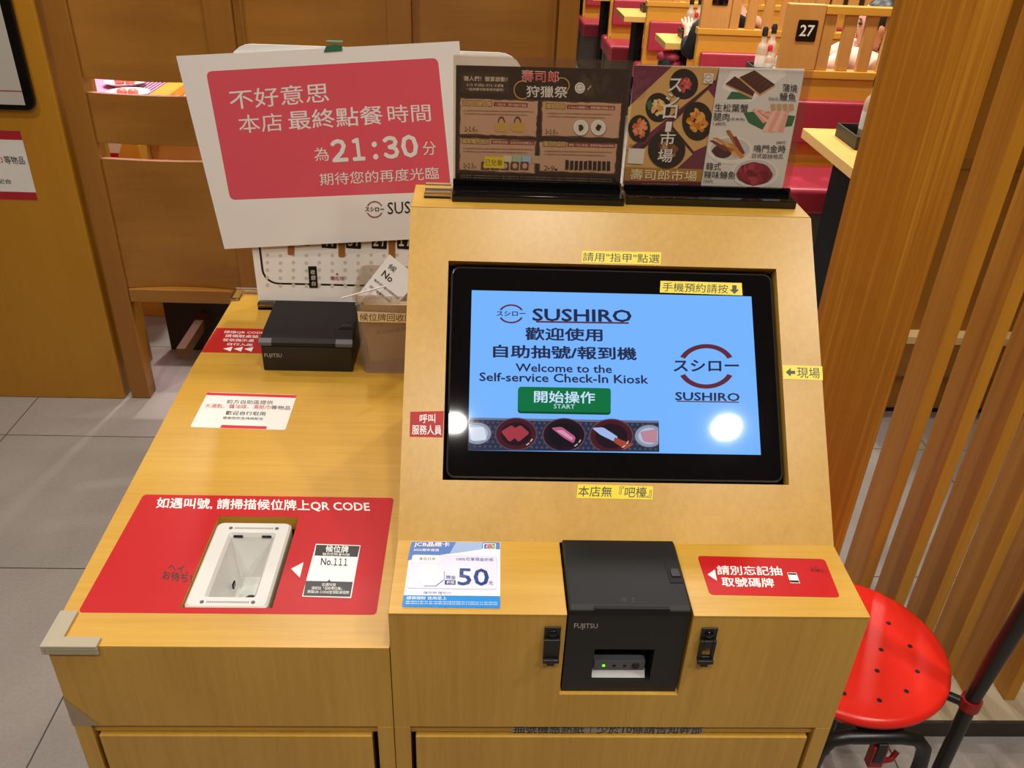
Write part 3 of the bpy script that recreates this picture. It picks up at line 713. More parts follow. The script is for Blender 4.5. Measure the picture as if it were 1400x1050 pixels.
for x0, x1, y1 in ((502, 535, 100), (745, 777, 110), (985, 1017, 121)):
    P.poly(((x0, -60), (x1, -60), (x1, y1), (x0, y1)), STK, r=0.004)
for x, t in ((700, '４７'), (817, '３７'), (940, '２７'), (1062, '１７')):
    P.poly(((x-36, -20), (x+36, -20), (x+36, 62+x*.01), (x-36, 58+x*.01)), INK, r=0.002); P.text(t, x-27, 54, x+27, 55, 44, WHITEINK, 0.08)
P.poly(((540, -10), (610, -8), (610, 56), (540, 52)), STK, r=.002)
P.poly(((600, 153), (640, 153), (647, 256), (606, 256)), INK)
for k, ch in enumerate('收銀台'): P.text(ch, 612+2*k, 192+27*k, 634+2*k, 192+27*k, 22, WHITEINK, 0.0)
DRED = mat('dark_red_ink', 'A0342C', 0.4)
P.text('現在地', 707, 219, 772, 220, 19, DRED, 0.02); P.poly(((739, 183), (746, 193), (732, 193)), DRED)
P.build('board_panel', sign)
mb = MB().box(-0.316, 0.14, 0.784, 0.8005, ZD+0.0005, ZD+0.012, CLEAR).box(-0.316, 0.14, 0.8065, 0.825, ZD+0.0005, ZD+0.012, CLEAR).box(-0.316, 0.14, 0.784, 0.825, ZD+0.0005, ZD+0.004, CLEAR)
mb.build('clear_foot', sign, label='clear acrylic foot')
NP = Plane((0, 0.7935, 0), (1, 0, 0), (0, 0, 1))
P = Print(NP, (230, 40, 3.3333), 0.0006)
a = [P.L(*p) for p in ((36, 122), (1326, 54), (257, 1001))]
A = Vector(a[0]); B = Vector(a[1]); D = Vector(a[2]); Cq = B+D-A
P.poly_local([tuple(D), tuple(Cq), tuple(B), tuple(A)], LAMIN, True)
P.poly(((172, 192), (1229, 130), (1290, 738), (283, 778)), REDGLOSS, r=0.010)
P.text('不好意思', 286, 366, 735, 330, 88, WHITEINK, 0.006, -12)
P.text('本店', 326, 474, 524, 462, 82, WHITEINK, 0.0, -10)
P.text('最終點餐', 553, 459, 979, 432, 86, WHITEINK, 0.014, -10)
P.text('時間', 1005, 427, 1198, 419, 80, WHITEINK, 0.0, -8)
P.text('為', 668, 602, 734, 598, 62, WHITEINK, 0.0, -6)
for ch, xa, xb in (('２', 752, 818), ('１', 846, 896), ('３', 988, 1052), ('０', 1072, 1140)):
    P.text(ch, xa, 602-(xa-752)*.062, xb, 602-(xb-752)*.062, 96, WHITEINK, 0.07, -12)
for yy in (588, 532): P.ellipse(946-(588-yy)*.12, yy-8, 12, 13, WHITEINK, 20)
P.text('分', 1163, 574, 1222, 571, 62, WHITEINK, 0.0, -5)
P.text('期待您的再度光臨', 694, 712, 1233, 682, 56, WHITEINK, 0.003, -5)
LOGOR = mat('logo_brown_red', '8E3038', 0.2)
logo_ring(P, 941, 820, 38, LOGOR, INK, 0.13)
P.text('SUSHIRO', 1001, 842, 1262, 828, 54, INK, 0.0, -2)
nt_ = rehome(P.build('laminated_notice'), (-0.17, 0.79, 0.98)); tag(nt_, 'white and red laminated notice announcing last orders at 21:30', 'notice')
GRT = mat('green_tape', '2E6B50', 0.4)
tp_ = [NP.pixel(*p) for p in ((443, 71), (468, 69), (468, 62), (458, 60), (446, 63))]
mb = MB(); mb.prism([NP.pt(a, b, 0.0014) for a, b in tp_], Vector((0, -0.0006, 0)), GRT); mb.box(tp_[4][0], tp_[2][0], 0.7915, 0.8065, tp_[4][1]+.006, tp_[4][1]+0.0068, GRT)
mb.build('green_tape', nt_, label='crumpled green tape')

# ------------------------------------------------------------------ clear bin of paper slips
bn = thing('slip_bin', (-0.05, 0.60, ZD), 'clear plastic bin collecting queue slips beside the black printer', 'bin')
bx0, bx1, by0, by1, bz = -0.108, -0.006, 0.555, 0.675, ZD+0.140
def binring(ins, z): return [(x, y, z) for x, y in rrect(bx0+ins, bx1-ins*0.4, by0+ins, by1-ins, 0.012)]
mb = MB()
lv = [(0.009, ZD+0.0006), (0.008, ZD+0.006), (0.004, bz-0.012), (0.003, bz-0.011), (0.0, bz-0.010), (0.0, bz)]
for (i0, z0_), (i1_, z1_) in zip(lv, lv[1:]): ring_faces(mb, binring(i0, z0_), binring(i1_, z1_), BINP, True)
ring_faces(mb, binring(0.0, bz), binring(0.003, bz), BINP); ring_faces(mb, binring(0.003, bz), binring(0.011, ZD+0.004), BINP, True)
b0 = binring(0.009, ZD+0.0006); mb.add(b0, [tuple(range(len(b0)))[::-1]], BINP)
mb.build('bin_body', bn)
BF = Plane((0, by0+0.0015, 0), (1, 0, 0), (0, 0, 1))
LBL = mat('cream_label', 'DCC79A', 0.4)
P = Print(BF, (470, 350, 7.0), 0.0003)
P.poly(((130, 530), (640, 552), (640, 640), (140, 630)), LBL, True)
P.text('候位牌回收區', 152, 618, 690-30, 628, 72, mat('dark_maroon_ink', '3A1620', 0.4), 0.01)
P.build('label_strip', bn, 'cream label strip with dark writing')
KRAFT = mat('kraft_card', 'BE9A62', 0.7)
mb = MB(); K = [(-0.098, 0.572, ZD+0.118), (-0.012, 0.572, ZD+0.118), (-0.012, 0.566, ZD+0.032), (-0.086, 0.566, ZD+0.020)]
mb.prism(K, (0, 0.0008, 0), KRAFT)
kp = Plane((0, 0.5655, 0), (1, 0, 0), (0, 0, 1)); P = Print(kp, (470, 350, 7.0), 0.0002); P.mb = mb
P.text('未回收號碼', 305, 752, 600, 715, 38, INK, 0.0)
kc = rehome(mb.build('kraft_card'), (-0.05, 0.57, ZD+0.02)); tag(kc, 'brown kraft card standing inside the clear bin', 'card')
def slip(c, w, h, rot, tilt, yaw, lines, label, lean=0):
    pl = Plane(c, Matrix.Rotation(yaw, 3, 'Z') @ Matrix.Rotation(tilt, 3, 'X') @ Vector((math.cos(rot), 0, math.sin(rot))), Matrix.Rotation(yaw, 3, 'Z') @ Matrix.Rotation(tilt, 3, 'X') @ Vector((-math.sin(rot), 0, math.cos(rot))))
    P = Print(pl, h0=0.0004)
    n = 6; vs = [pl.pt(-w/2+w*i/n, b, -0.006*(1-(2*i/n-1)**2)*lean) for b in (-h/2, h/2) for i in range(n+1)]
    vs2 = [v+pl.n*0.0004 for v in vs]
    P.mb.add(vs, [(i, n+1+i, n+2+i, i+1) for i in range(n)], PAPER); P.mb.add(vs2, [(i, i+1, n+2+i, n+1+i) for i in range(n)], PAPER)
    for body, x0, y0, x1, hh, b in lines:
        V, F, N = glyphs(body, b); P.h += P.lift
        P.mb.add([pl.pt(x0*w+(x1-x0)*w*x, y0*h+hh*h*y, P.h+(i//N)*.00003) for i, (x, y) in enumerate(V)], F, INK)
        P.h += .0002
    o = rehome(P.mb.build('queue_slip'), c); tag(o, label, 'paper slip', 'queue slips in the bin')
slip((-0.058, 0.600, ZD+0.135), 0.058, 0.085, math.radians(-37), math.radians(-28), 0, [('候', -0.33, .28, -0.10, .11, .03), ('No', -0.33, .10, -.02, .12, .05), ('輪到您時會叫號請稍候', -0.4, -.06, .42, .05, 0), ('過號請重新抽號', -0.4, -.2, .3, .05, 0)], 'white slip sticking highest out of the clear bin')
slip((-0.030, 0.608, ZD+0.112), 0.058, 0.080, math.radians(52), math.radians(-25), 0, [('取號時間 輪到您時會叫號', -0.42, .2, .42, .05, 0), ('請於現場等候', -0.42, .05, .3, .05, 0)], 'white printed slip leaning right in the clear bin, lower than its neighbour', 0.4)
slip((-0.052, 0.582, ZD+0.108), 0.07, 0.030, math.radians(-8), math.radians(-55), 0, [('候位', -0.2, -.1, .05, .25, 0)], 'white slip lying flat at the front rim of the bin')
mb = MB(); FILM = thin_clear('crinkled_film', 'F0E6E2', 0.45, 0.12)
random.seed(3)
G = [[(-0.104+0.030*i/4+random.uniform(-.003, .003), 0.575+0.04*j/4+random.uniform(-.003, .003), ZD+0.115+0.045*i/4*(1-i/6)+random.uniform(-.006, .008)) for i in range(5)] for j in range(5)]
mb.add([p for r_ in G for p in r_], [(j*5+i, j*5+i+1, j*5+i+6, j*5+i+5) for j in range(4) for i in range(4)], FILM)
tag(rehome(mb.build('plastic_film'), (-0.09, 0.6, ZD+0.11)), 'crumpled clear film at the left corner of the bin', 'film')
tag(rehome(MB().tube([(-0.1185, 0.532, ZD+0.147), (-0.060, 0.588, ZD+0.1425)], 0.0013, PAPER, 8).build('white_stick'), (-0.1, 0.56, ZD+0.14)), 'thin white stick lying across the rim of the bin', 'stick')

# ------------------------------------------------------------------ acrylic stands and posters on top of the kiosk
def acrylic_stand(x0, x1, yf, yb, ypan, zt, label):
    t = thing('acrylic_stand', ((x0+x1)/2, (yf+yb)/2, ZT), label, 'sign stand', 'acrylic stands on the kiosk')
    MB().box(x0, x1, yf, yb, ZT+0.0004, ZT+0.010, BLACKG).build('base', t, 0.0008, 2)
    MB().box(x0, x1, ypan-0.010, ypan-0.0045, ZT+0.0102, ZT+0.017, BLACKG).build('lip', t, 0.0006)
    MB().box(x0, x1, ypan-0.0042, ypan-0.0018, ZT+0.0102, zt, ACRYL).build('front_sheet', t, label='clear front sheet')
    MB().box(x0, x1, ypan+0.0012, ypan+0.0032, ZT+0.0102, zt, ACRYL).build('back_sheet', t, label='clear back sheet')
    MB().box(x0, x1, ypan-0.0042, ypan+0.0032, zt+.0001, zt+0.0016, ACRYL).build('top_edge', t)
    return t
acrylic_stand(0.0495, 0.2650, 0.405, 0.463, 0.452, 1.3755, 'clear stand with black base holding the dark brown poster')
acrylic_stand(0.2685, 0.4855, 0.412, 0.464, 0.452, 1.3725, 'clear stand with black base holding the seafood menu')
mb = MB().box(0.014, 0.0475, 0.444, 0.456, ZT+.0004, ZT+.008, CLEAR).box(0.014, 0.0475, 0.416, 0.424, ZT+.0004, ZT+.006, CLEAR).box(0.014, 0.0475, 0.4161, 0.456, ZT+.0004, ZT+.0016, CLEAR)
tag(rehome(mb.build('acrylic_channel', bevel=0.0006), (0.03, 0.435, ZT)), 'empty clear acrylic channel beside the black stand base', 'holder')

MP = Plane((0, 0.4520, 0), (1, 0, 0), (0, 0, 1))
P = Print(MP, (600, 60, 4.771), 0.0002, 0.000008)
DB = mat('dark_brown_print', '2A1C17', 0.3); PARCH = mat('parchment_print', 'C8A084', 0.4); PARCHE = mat('parchment_edge_print', '5A3A2C', 0.4)
GOLD = mat('gold_print', 'C89A4E', 0.4); CREAM = mat('cream_print', 'E8D8BE', 0.4); REDT = mat('bright_red_print', 'D82C34', 0.4); RIB = mat('brick_ribbon_print', '8A3A2E', 0.4)
P.poly(((112, 138), (1244, 166), (1180, 938), (106, 905)), DB, True)
random.seed(5)
GR = [mat('murky_print_'+'abc'[k], c, 0.4) for k, c in enumerate(('3A2C22', '46362A', '32251D'))]
for k in range(26): P.ellipse(1040+random.uniform(-120, 110), 265+random.uniform(-55, 65), random.uniform(20, 50), random.uniform(8, 22), random.choice(GR), 10, .2, random.uniform(0, 3), bump=False)
P.h += .00001
P.poly(((145, 183), (460, 192), (455, 326), (140, 316)), mat('brown_plaque_print', '3E2A20', 0.4))
P.text('獵人們！獵宴啟動！', 163, 240, 446, 247, 32, CREAM, 0.008); P.text('１/１６ (五) - ２/１２ (四)', 178, 277, 420, 284, 20, CREAM, 0.004); P.text('一起來壽司郎享受狩獵吧！', 178, 303, 422, 309, 18, CREAM, 0.004)
P.text('壽司郎', 540, 243, 782, 252, 74, WHITEINK, 0.03); P.text('壽司郎', 542, 242, 780, 251, 70, REDT, 0.012)
P.arc(545, 300, 58, 62, 7, 60, 300, GOLD); P.arc(800, 270, 54, 52, 7, -120, 70, GOLD)
P.text('狩獵祭', 572, 346, 838, 352, 74, WHITEINK, 0.02)
P.ellipse(920, 287, 33, 36, WHITEINK); logo_ring(P, 920, 287, 25, LOGOR, INK, 0.16, 27)
P.poly(((968, 298), (990, 272), (994, 275), (972, 301)), CREAM); P.text('× MONSTER', 1010, 284, 1140, 286, 8, mat('dim_cream_print', '9C8C78', 0.4), 0) if False else None
def panel(x0, y0, x1, y1, dx, dy):
    """torn parchment panel"""
    for grow, mt in ((7, PARCHE), (0, PARCH)):
        pts = []
        def seg(ax, ay, bx, by, n):
            for k in range(n): pts.append((ax+(bx-ax)*k/n+random.uniform(-4, 4), ay+(by-ay)*k/n+random.uniform(-4, 4)))
        seg(x0-grow, y0-grow, x1+grow, y0+dy-grow, 14); seg(x1+grow, y0+dy-grow, x1-dx+grow, y1+dy+grow, 9); seg(x1-dx+grow, y1+dy+grow, x0-dx*.2-grow, y1+grow, 14); seg(x0-dx*.2-grow, y1+grow, x0-grow, y0-grow, 9)
        P.poly(pts, mt)
panel(142, 356, 645, 586, 12, 18); panel(675, 374, 1190, 596, 20, 16); panel(140, 612, 632, 820, 10, 22); panel(660, 638, 1160, 826, 16, 18)
random.seed(9)
for x, y, x1, yr, t1, t2 in ((155, 402, 345, 5, '荒野狩獵必備', '一袋在手、野外補給不漏接'), (698, 420, 822, 4, '獵宴食器', '１８cm大盤登入、把狩獵日常端上桌'), (152, 648, 328, 6, '蒐集魔物證誌', '把獵物的身影、貼在你的任務筆記上'), (680, 666, 826, 4, '獵酒祝盛筵', '擲骰「向上幸運」當場享滿$500折價券')):
    P.text(t1, x-2, y+2, x1+2, y+yr+2, 38, DB, 0.12); P.text(t1, x, y, x1, y+yr, 34, mat('pale_gold_title_print', 'E8C070', 0.4), 0.02); x2 = 580 if x < 600 and y < 500 else (1150 if x > 600 else 625)
    P.poly(((x1+14, y-24), (x2, y-16), (x2-2, y+12), (x1+12, y+4)), RIB); P.text(t2, x1+22, y, x2-8, y+8, 17, CREAM, 0.0)
    for k in range(2): P.text('於活動期間內至店內用餐消費滿額即可兌換限定贈品數量有限送完為止', x+6, y+38+20*k, (620 if x < 600 else 1130)-40*k, y+46+22*k, 10, PARCHE, 0.0)
for x, y, t, d in ((168, 570, '１▸１６', '五'), (694, 586, '１▸１６', '五'), (160, 808, '１▸２３', '五'), (686, 824, '２▸９', '一')):
    P.text(t, x, y, x+66, y+2, 32, DB, 0.006); P.text(d, x+70, y+2, x+86, y+2, 14, DB, 0.0)
BAG = mat('tan_bag_print', 'C8A04C', 0.4)
for x in (408, 513):
    P.arc(x, 512, 24, 40, 7, 180, 360, PARCHE, 12); P.poly(((x-46, 514), (x+48, 518), (x+38, 574), (x-38, 570)), BAG, r=.002)
for x in (928, 1042):
    P.ellipse(x, 546, 52, 54, mat('plate_shadow_print', '8A7262', 0.4)); P.ellipse(x-2, 544, 49, 51, WHITEINK); P.ellipse(x-2, 544, 38, 40, PAPER)
    P.ellipse(x-2, 545, 18, 22, DB, 10, .25)
for k, c in enumerate(('D8CBB0', '9FC0A8', '9CC4DA', 'C4A484')): P.poly(((420+62*k, 726), (476+62*k, 729), (474+62*k, 780), (418+62*k, 776)), mat('charm_print_'+'abcd'[k], c, 0.4))
for k in range(5): P.poly(((278+64*k, 766), (330+64*k, 768), (328+64*k, 822), (274+64*k, 818)), PARCHE); P.ellipse(304+64*k, 794, 16, 18, PARCH, 12)
P.poly(((300, 732), (425, 737), (424, 812), (292, 805)), YELLOWT); P.text('已兌畢', 304, 792, 414, 797, 42, mat('brown_ink', '6A4A10', 0.4), 0.01)
for k in range(10): P.poly(((826+30*k, 756+k+random.uniform(-6, 6)), (848+30*k, 757+k), (846+30*k, 816+k), (824+30*k, 818+k+random.uniform(-6, 6))), INK)
for k in range(3): P.text('注意事項 活動數量有限送完為止 圖片僅供參考 本公司保留活動變更與終止之權利 詳情請洽現場服務人員或官方網站公告', 138, 858+15*k, 1130, 886+15*k, 9, mat('dim_cream_print', '9C8C78', 0.4), 0.0)
ps = rehome(P.build('event_poster'), (0.157, 0.451, ZT+0.011)); tag(ps, 'dark brown event poster with parchment panels and red title', 'poster')

P = Print(MP, (840, 60, 4.375), 0.0002, 0.000008)
MAG = mat('plum_print', '6C2A48', 0.3); TAN = mat('tan_board_print', 'D2A868', 0.35); OCH = mat('ochre_band_print', 'A97C34', 0.35); PALEG = mat('pale_grey_print', 'DAD8D6', 0.3)
P.poly(((122, 126), (1138, 150), (1000, 884), (40, 850)), PAPER, True)
def clipq(pts, mt):
    P.poly(pts, mt)
P.poly(((120, 128), (628, 141), (515, 858), (50, 842)), MAG)
P.poly(((345, 134), (626, 141), (606, 215), (74, 640), (82, 380)), TAN)
P.poly(((560, 275), (602, 330), (568, 600), (470, 645), (340, 480)), TAN)
P.poly(((330, 505), (468, 660), (370, 748), (64, 740), (72, 640), (160, 640)), TAN)
P.poly(((600, 214), (606, 224), (86, 700), (80, 690)), mat('dark_gap_print', '3A1A28', 0.4))
P.poly(((340, 480), (476, 645), (468, 652), (330, 490)), MATS['dark_gap_print'])
P.poly(((66, 735), (534, 750), (520, 824), (56, 818)), OCH)
for x, y, rx, ry in ((165, 205, 50, 42), (140, 290, 45, 42)):
    for q_ in (1, .75, .5): P.arc(x, y, rx*q_, ry*q_, 2, 0, 300, mat('plum_line_print', '94607A', 0.4), 20)
BOWL = mat('black_bowl_print', '17141A', 0.35)
def cols(n, *h): return [mat(n+'_print_'+'abcd'[k], c, 0.35) for k, c in enumerate(h)]
for x, y, r, ry, fr_, cl in ((415, 240, 86, 92, .62, cols('roe', 'C8444C', 'D86A62', 'A83040')), (262, 380, 76, 88, .66, cols('squid', 'E2B874', 'D8A050', 'EED09A')), (496, 462, 92, 116, .72, cols('urchin', 'D98A2C', 'C87420', 'E8A848')), (148, 506, 66, 82, .8, cols('shrimp', 'DE7444', 'C8603A', 'E89A70')), (312, 632, 112, 112, .6, cols('mushroom', '7A4A34', '96603C', 'B88A60', '50302A'))):
    lo = max(x-r, 84) if x < 200 else x-r; k_ = []
    for k in range(36):
        a = 2*math.pi*k/36; px_, py_ = x+r*math.cos(a), y+ry*math.sin(a); k_.append((min(max(px_, 80), 600 if y < 400 else 586), py_))
    P.poly(k_, BOWL); P.food(x+(10 if x < 200 else 0), y, r*fr_, ry*fr_, cl, 34)
P.poly(((190, 350), (216, 330), (226, 372), (204, 398)), mat('leaf_green_print', '2F6B46', 0.4))
for k, (ch, x, y) in enumerate((('ス', 358, 284), ('シ', 340, 372), ('ロ', 328, 444), ('｜', 318, 524), ('市', 312, 606), ('場', 298, 706))):
    w = 40 if k < 3 else (12 if k == 3 else 44); P.text(ch, x-w+6, y+2, x+w+6, y+2, 78 if k != 3 else 60, BOWL, 0.02, 10); P.text(ch, x-w, y, x+w, y, 78 if k != 3 else 60, WHITEINK, 0.02, 10)
P.text('壽司郎市場', 92, 808, 488, 820, 62, mat('pale_gold_print', 'F0E0B8', 0.35), 0.008, 6)
P.poly(((84, 622), (182, 626), (170, 718), (76, 712)), PAPER); P.text('商品預訂看這', 88, 612, 184, 614, 14, INK, 0.0)
P.poly(((536, 174), (592, 176), (586, 236), (530, 234)), WHITEINK); logo_ring(P, 561, 205, 24, LOGOR, INK, 0.16, 25)
# right half: dishes
P.poly(((628, 141), (1136, 152), (1000, 878), (515, 858)), PALEG)
P.poly(((640, 260), (700, 160), (1010, 160), (1030, 182), (810, 345)), mat('white_dish_print', 'EDECEC', 0.3)); LEAF = MATS['leaf_green_print']
P.poly(((668, 330), (700, 282), (830, 300), (820, 330)), LEAF)
EEL = cols('eel', '4E2A26', '6E3E30'); EELP = mat('eel_edge_print', 'C89A6C', 0.35)
P.poly(((660, 246), (716, 196), (842, 276), (822, 326)), EELP); P.poly(((662, 238), (718, 192), (846, 268), (826, 312)), EEL[0])
P.poly(((742, 206), (832, 158), (962, 252), (866, 312)), EELP); P.poly(((746, 198), (836, 156), (960, 242), (868, 298)), EEL[0])
for k in range(5): P.poly(((760+38*k*.8, 206+20*k*.8), (770+38*k*.8, 204+20*k*.8), (850+24*k*.8, 170+19*k*.8), (842+24*k*.8, 168+19*k*.8)), EEL[1])
P.poly(((770, 410), (840, 402), (1080, 430), (1060, 490), (880, 510), (800, 470)), LEAF)
CR_ = cols('crab', 'E8A89A', 'F0C4B6', 'D88A7C', 'C8A07C')
for k in range(7): P.poly(((820+14*k, 392+4*k), (846+14*k, 386+3*k), (910+18*k, 455-8*k), (890+18*k, 476-8*k)), CR_[k % 3], r=.001)
for k in range(4): P.poly(((945+26*k, 400), (968+26*k, 394), (918+30*k, 530), (880+30*k, 520)), CR_[(k+1) % 2], r=.001)
for k in range(4): P.poly(((930+36*k, 360), (960+36*k, 356), (964+36*k, 396), (936+36*k, 402)), CR_[3], r=.001)
P.ellipse(690, 632, 136, 84, WHITEINK); P.ellipse(690, 626, 118, 66, mat('grey_bowl_print', 'C8C6C8', 0.35))
YAM = cols('yam', 'C88A48', 'A8662E', '7A3A2C', 'DCA868')
P.ellipse(640, 640, 60, 40, mat('sauce_print', '46242C', 0.35), 14, .1)
for k, (x, y, a_) in enumerate(((640, 590, .3), (700, 570, .9), (735, 610, 1.0), (690, 630, .8), (720, 640, .7), (650, 620, .2), (620, 610, .4))):
    dx, dy = 58*math.cos(a_), 50*math.sin(a_); P.poly(((x-dx, y-dy-14), (x-dx+24, y-dy-18), (x+dx+14, y+dy), (x+dx-12, y+dy+14)), YAM[k % 4], r=.001)
P.ellipse(838, 770, 142, 90, WHITEINK); P.ellipse(838, 766, 126, 76, MATS['grey_bowl_print'])
P.ellipse(836, 776, 106, 70, mat('raw_red_print_base', '7E2230', 0.3), 24, .04); P.food(836, 776, 98, 62, cols('raw_red', '8A2433', 'A03844', '6C1A28'), 46)
DGI = mat('dark_grey_ink', '2B2B33', 0.35)
P.text('蒲燒', 1003, 284, 1090, 290, 48, DGI, 0.008, 3); P.text('鰻魚', 985, 338, 1082, 344, 50, DGI, 0.008, 3); P.text('520元', 920, 336, 978, 340, 20, DGI, 0, 1)
P.text('生松葉蟹', 597, 402, 796, 408, 48, DGI, 0.008, 3); P.text('腿肉', 590, 456, 684, 460, 48, DGI, 0.008, 3); P.text('(生食用)', 690, 456, 776, 460, 18, DGI, 0, 1); P.text('1,680元', 588, 486, 664, 489, 22, DGI, 0, 1)
P.text('280元', 966, 596, 1024, 598, 18, DGI, 0, 1); P.text('鳴門金時', 832, 646, 1020, 650, 46, DGI, 0.008, 3); P.text('日式拔絲地瓜', 822, 682, 1006, 686, 30, DGI, 0.0, 2)
P.text('韓式', 546, 752, 634, 754, 46, DGI, 0.008, 3); P.text('辣味鱒魚', 533, 802, 720, 806, 46, DGI, 0.008, 3); P.text('170元', 532, 828, 588, 830, 20, DGI, 0, 1)
P.text('圖片僅供參考 價格與供應依現場為準', 166, 838, 380, 844, 7, MATS['pale_gold_print'], 0)
ps = rehome(P.build('menu_poster'), (0.377, 0.451, ZT+0.011)); tag(ps, 'seafood menu poster with black bowls and white dishes', 'poster')

# ------------------------------------------------------------------ red stool at the right of the kiosk
st = thing('round_stool', (0.738, 0.39, 0), 'round red seat stool with black tube legs right of the kiosk', 'stool')
SEATM = mat('red_seat_plastic', 'E5281C', 0.28, spec=0.4)
MB().lathe([(0.06, -0.030), (0.146, -0.028), (0.158, -0.020), (0.162, -0.010), (0.160, -0.003), (0.152, 0.0005), (0.120, 0.0012), (0.0, 0.0012)], (0.738, 0.39, 0.45), SEATM, 64, cap=False).build('seat', st)
mb = MB()
for x, y in ((0.822, 0.435), (0.838, 0.383), (0.784, 0.375), (0.759, 0.330), (0.827, 0.329), (0.791, 0.289), (0.739, 0.271), (0.686, 0.284), (0.690, 0.36), (0.652, 0.40), (0.70, 0.43), (0.76, 0.46), (0.66, 0.47), (0.73, 0.51)):
    MB().lathe([(0.0042, 0), (0.0042, 0.0004), (0.003, 0.0006), (0, 0.0006)], (x, y, 0.4511), DARKSLOT, 12, cap=False).build('vent_hole', st)
TUBE = mat('black_tube_metal', '191919', 0.35, spec=0.5)
def leg_frame(y):
    pts = [(0.640, y, 0.014), (0.645, y, 0.34), (0.648, y, 0.375), (0.660, y, 0.400), (0.685, y, 0.4075), (0.77, y, 0.4075), (0.800, y, 0.402), (0.818, y, 0.378), (0.823, y, 0.34), (0.830, y, 0.014)]
    lg = MB().tube(pts, 0.0115, TUBE, 14).build('leg_frame', st)
    for e in (pts[0], pts[-1]): MB().lathe([(0.015, -0.012), (0.015, 0.012), (0.012, 0.016)], e, BLACK, 16).build('foot_cap', lg)
leg_frame(0.236); leg_frame(0.505)
MB().box(0.70, 0.776, 0.237, 0.504, 0.408, 0.4185, TUBE).build('seat_plate', st)
pb = MB().tube([(0.899, 0.277, 0.006), (0.899, 0.280, 0.30), (0.899, 0.281, 0.44), (0.900, 0.274, 0.56), (0.903, 0.262, 0.72), (0.906, 0.25, 0.95)], [0.012, 0.012, 0.012, 0.0145, 0.0145, 0.0145], TUBE, 14).build('back_post', st)
RCL = mat('red_clip_plastic', '8E1414', 0.35)
MB().tube([(0.860, 0.305, 0.430), (0.899, 0.280, 0.430)], 0.008, TUBE, 12).build('clip', st)
MB().lathe([(0.0165, -0.010), (0.0165, 0.010)], (0.899, 0.281, 0.434), RCL, 18).build('clip', st)
mb = MB().box(0.728, 0.752, 0.224, 0.240, 0.345, 0.395, RCL).tube([(0.752, 0.232, 0.352), (0.772, 0.238, 0.348), (0.782, 0.244, 0.36)], 0.005, RCL, 8).box(0.732, 0.748, 0.222, 0.226, 0.36, 0.405, BLACK)
mb.build('strap_buckle', st, 0.002, 2, 'red buckle hanging under the seat')

# ------------------------------------------------------------------ oak slat screen on its low stone plinth
pl_ = MB().box(0.55, 2.3, 0.545, 0.74, 0.0, 0.045, mat('speckled_stone', 'A8987A', 0.6, bump=120)); STE = mat('dark_skirting', '2E2820', 0.5)
pl_ = tag(rehome(pl_.build('stone_plinth'), (1.4, 0.64, 0)), 'low speckled stone plinth under the oak slat screen', 'plinth')
MB().box(0.55, 2.3, 0.538, 0.5448, 0.0, 0.0449, STE).build('dark_edging', pl_)
scr = thing('slat_screen', (1.4, 0.63, 0.045), 'tall oak screen of upright slats right of the kiosk', 'screen')
MB().box(0.640, 0.790, 0.597, 0.622, 0.0455, CEIL-0.002, OAKM).build('end_board', scr, 0.001, 1, 'wide flat oak board at the near end')
for k in range(17):
    x = 0.848+0.082*k
    MB().box(x, x+0.024, 0.597, 0.671, 0.0455, CEIL-0.002, SLATM).build('slat', scr, 0.0008, 1)
# low panelled wall behind the slats
PANM = wood('stained_low_wall', 'A8701E', '96601A', 'z', 1.4, 40, 0.4, 0.6)
mb = MB().box(1.36, 3.0, 1.845, 1.90, 0.02, 1.6, PANM)
lw = tag(rehome(mb.build('panelled_divider'), (2.2, 1.87, 0.02)), 'stained low wooden divider behind the oak slats', 'divider')
MB().box(1.36, 3.0, 1.790, 1.8445, 0.30, 0.325, mat('lit_rail_top', 'E8C98C', 0.4)).build('rail_top', lw, label='rail top with its light painted in')  # top of the rail coloured pale for the light falling on it
MB().box(1.36, 3.0, 1.80, 1.8445, 0.172, 0.2995, PARTM).build('rail', lw)
MB().box(1.36, 3.0, 1.838, 1.8445, 0.865, 0.90, PARTM).build('moulding', lw)
MB().box(1.36, 3.0, 1.85, 1.89, 0.0005, 0.0195, DARKSLOT).build('gap_shade_strip', lw)  # near-black strip stands in for the shaded gap under the divider

# ------------------------------------------------------------------ veneered cabinet at far left with framed screen and sticker
cb = thing('sign_cabinet', (-1.4, 1.98, 0), 'tall yellow veneer cabinet with framed panel and white sticker at far left', 'cabinet')
MB().box(-1.75, -1.105, 1.84, 2.12, 0.0006, 1.9, STANDM).build('body', cb, 0.002, 1)
CP = Plane((0, 1.84, 0), (1, 0, 0), (0, 0, 1))
fr = [(a, b) for a, b in rrect(-1.72, -1.156, 0.953, 1.75, 0.028)]
mb = MB(); mb.prism([(a, 1.8395, b) for a, b in fr], (0, -0.012, 0), BLACKG); f_ = mb.build('display_frame', cb, 0.002, 2, 'glossy black display frame')
P = Print(Plane((0, 1.8270, 0), (1, 0, 0), (0, 0, 1)), h0=0.0002)
P.poly_local([(-1.69, 0.968), (-1.183, 0.968), (-1.183, 1.72), (-1.69, 1.72)], mat('display_sheet', 'B8B2A6', 0.25), True)
P.h += .0002; P.poly_local([(-1.69, 1.0035), (-1.183, 1.0035), (-1.183, 1.0065), (-1.69, 1.0065)], DRED); P.build('display_sheet', f_)
P = Print(CP, h0=0.0003)
P.poly_local([(-1.58, 0.690), (-1.2225, 0.690), (-1.2225, 0.893), (-1.58, 0.893)], PAPER, True)
CRB = mat('crimson_band_print', 'A8202C', 0.4)
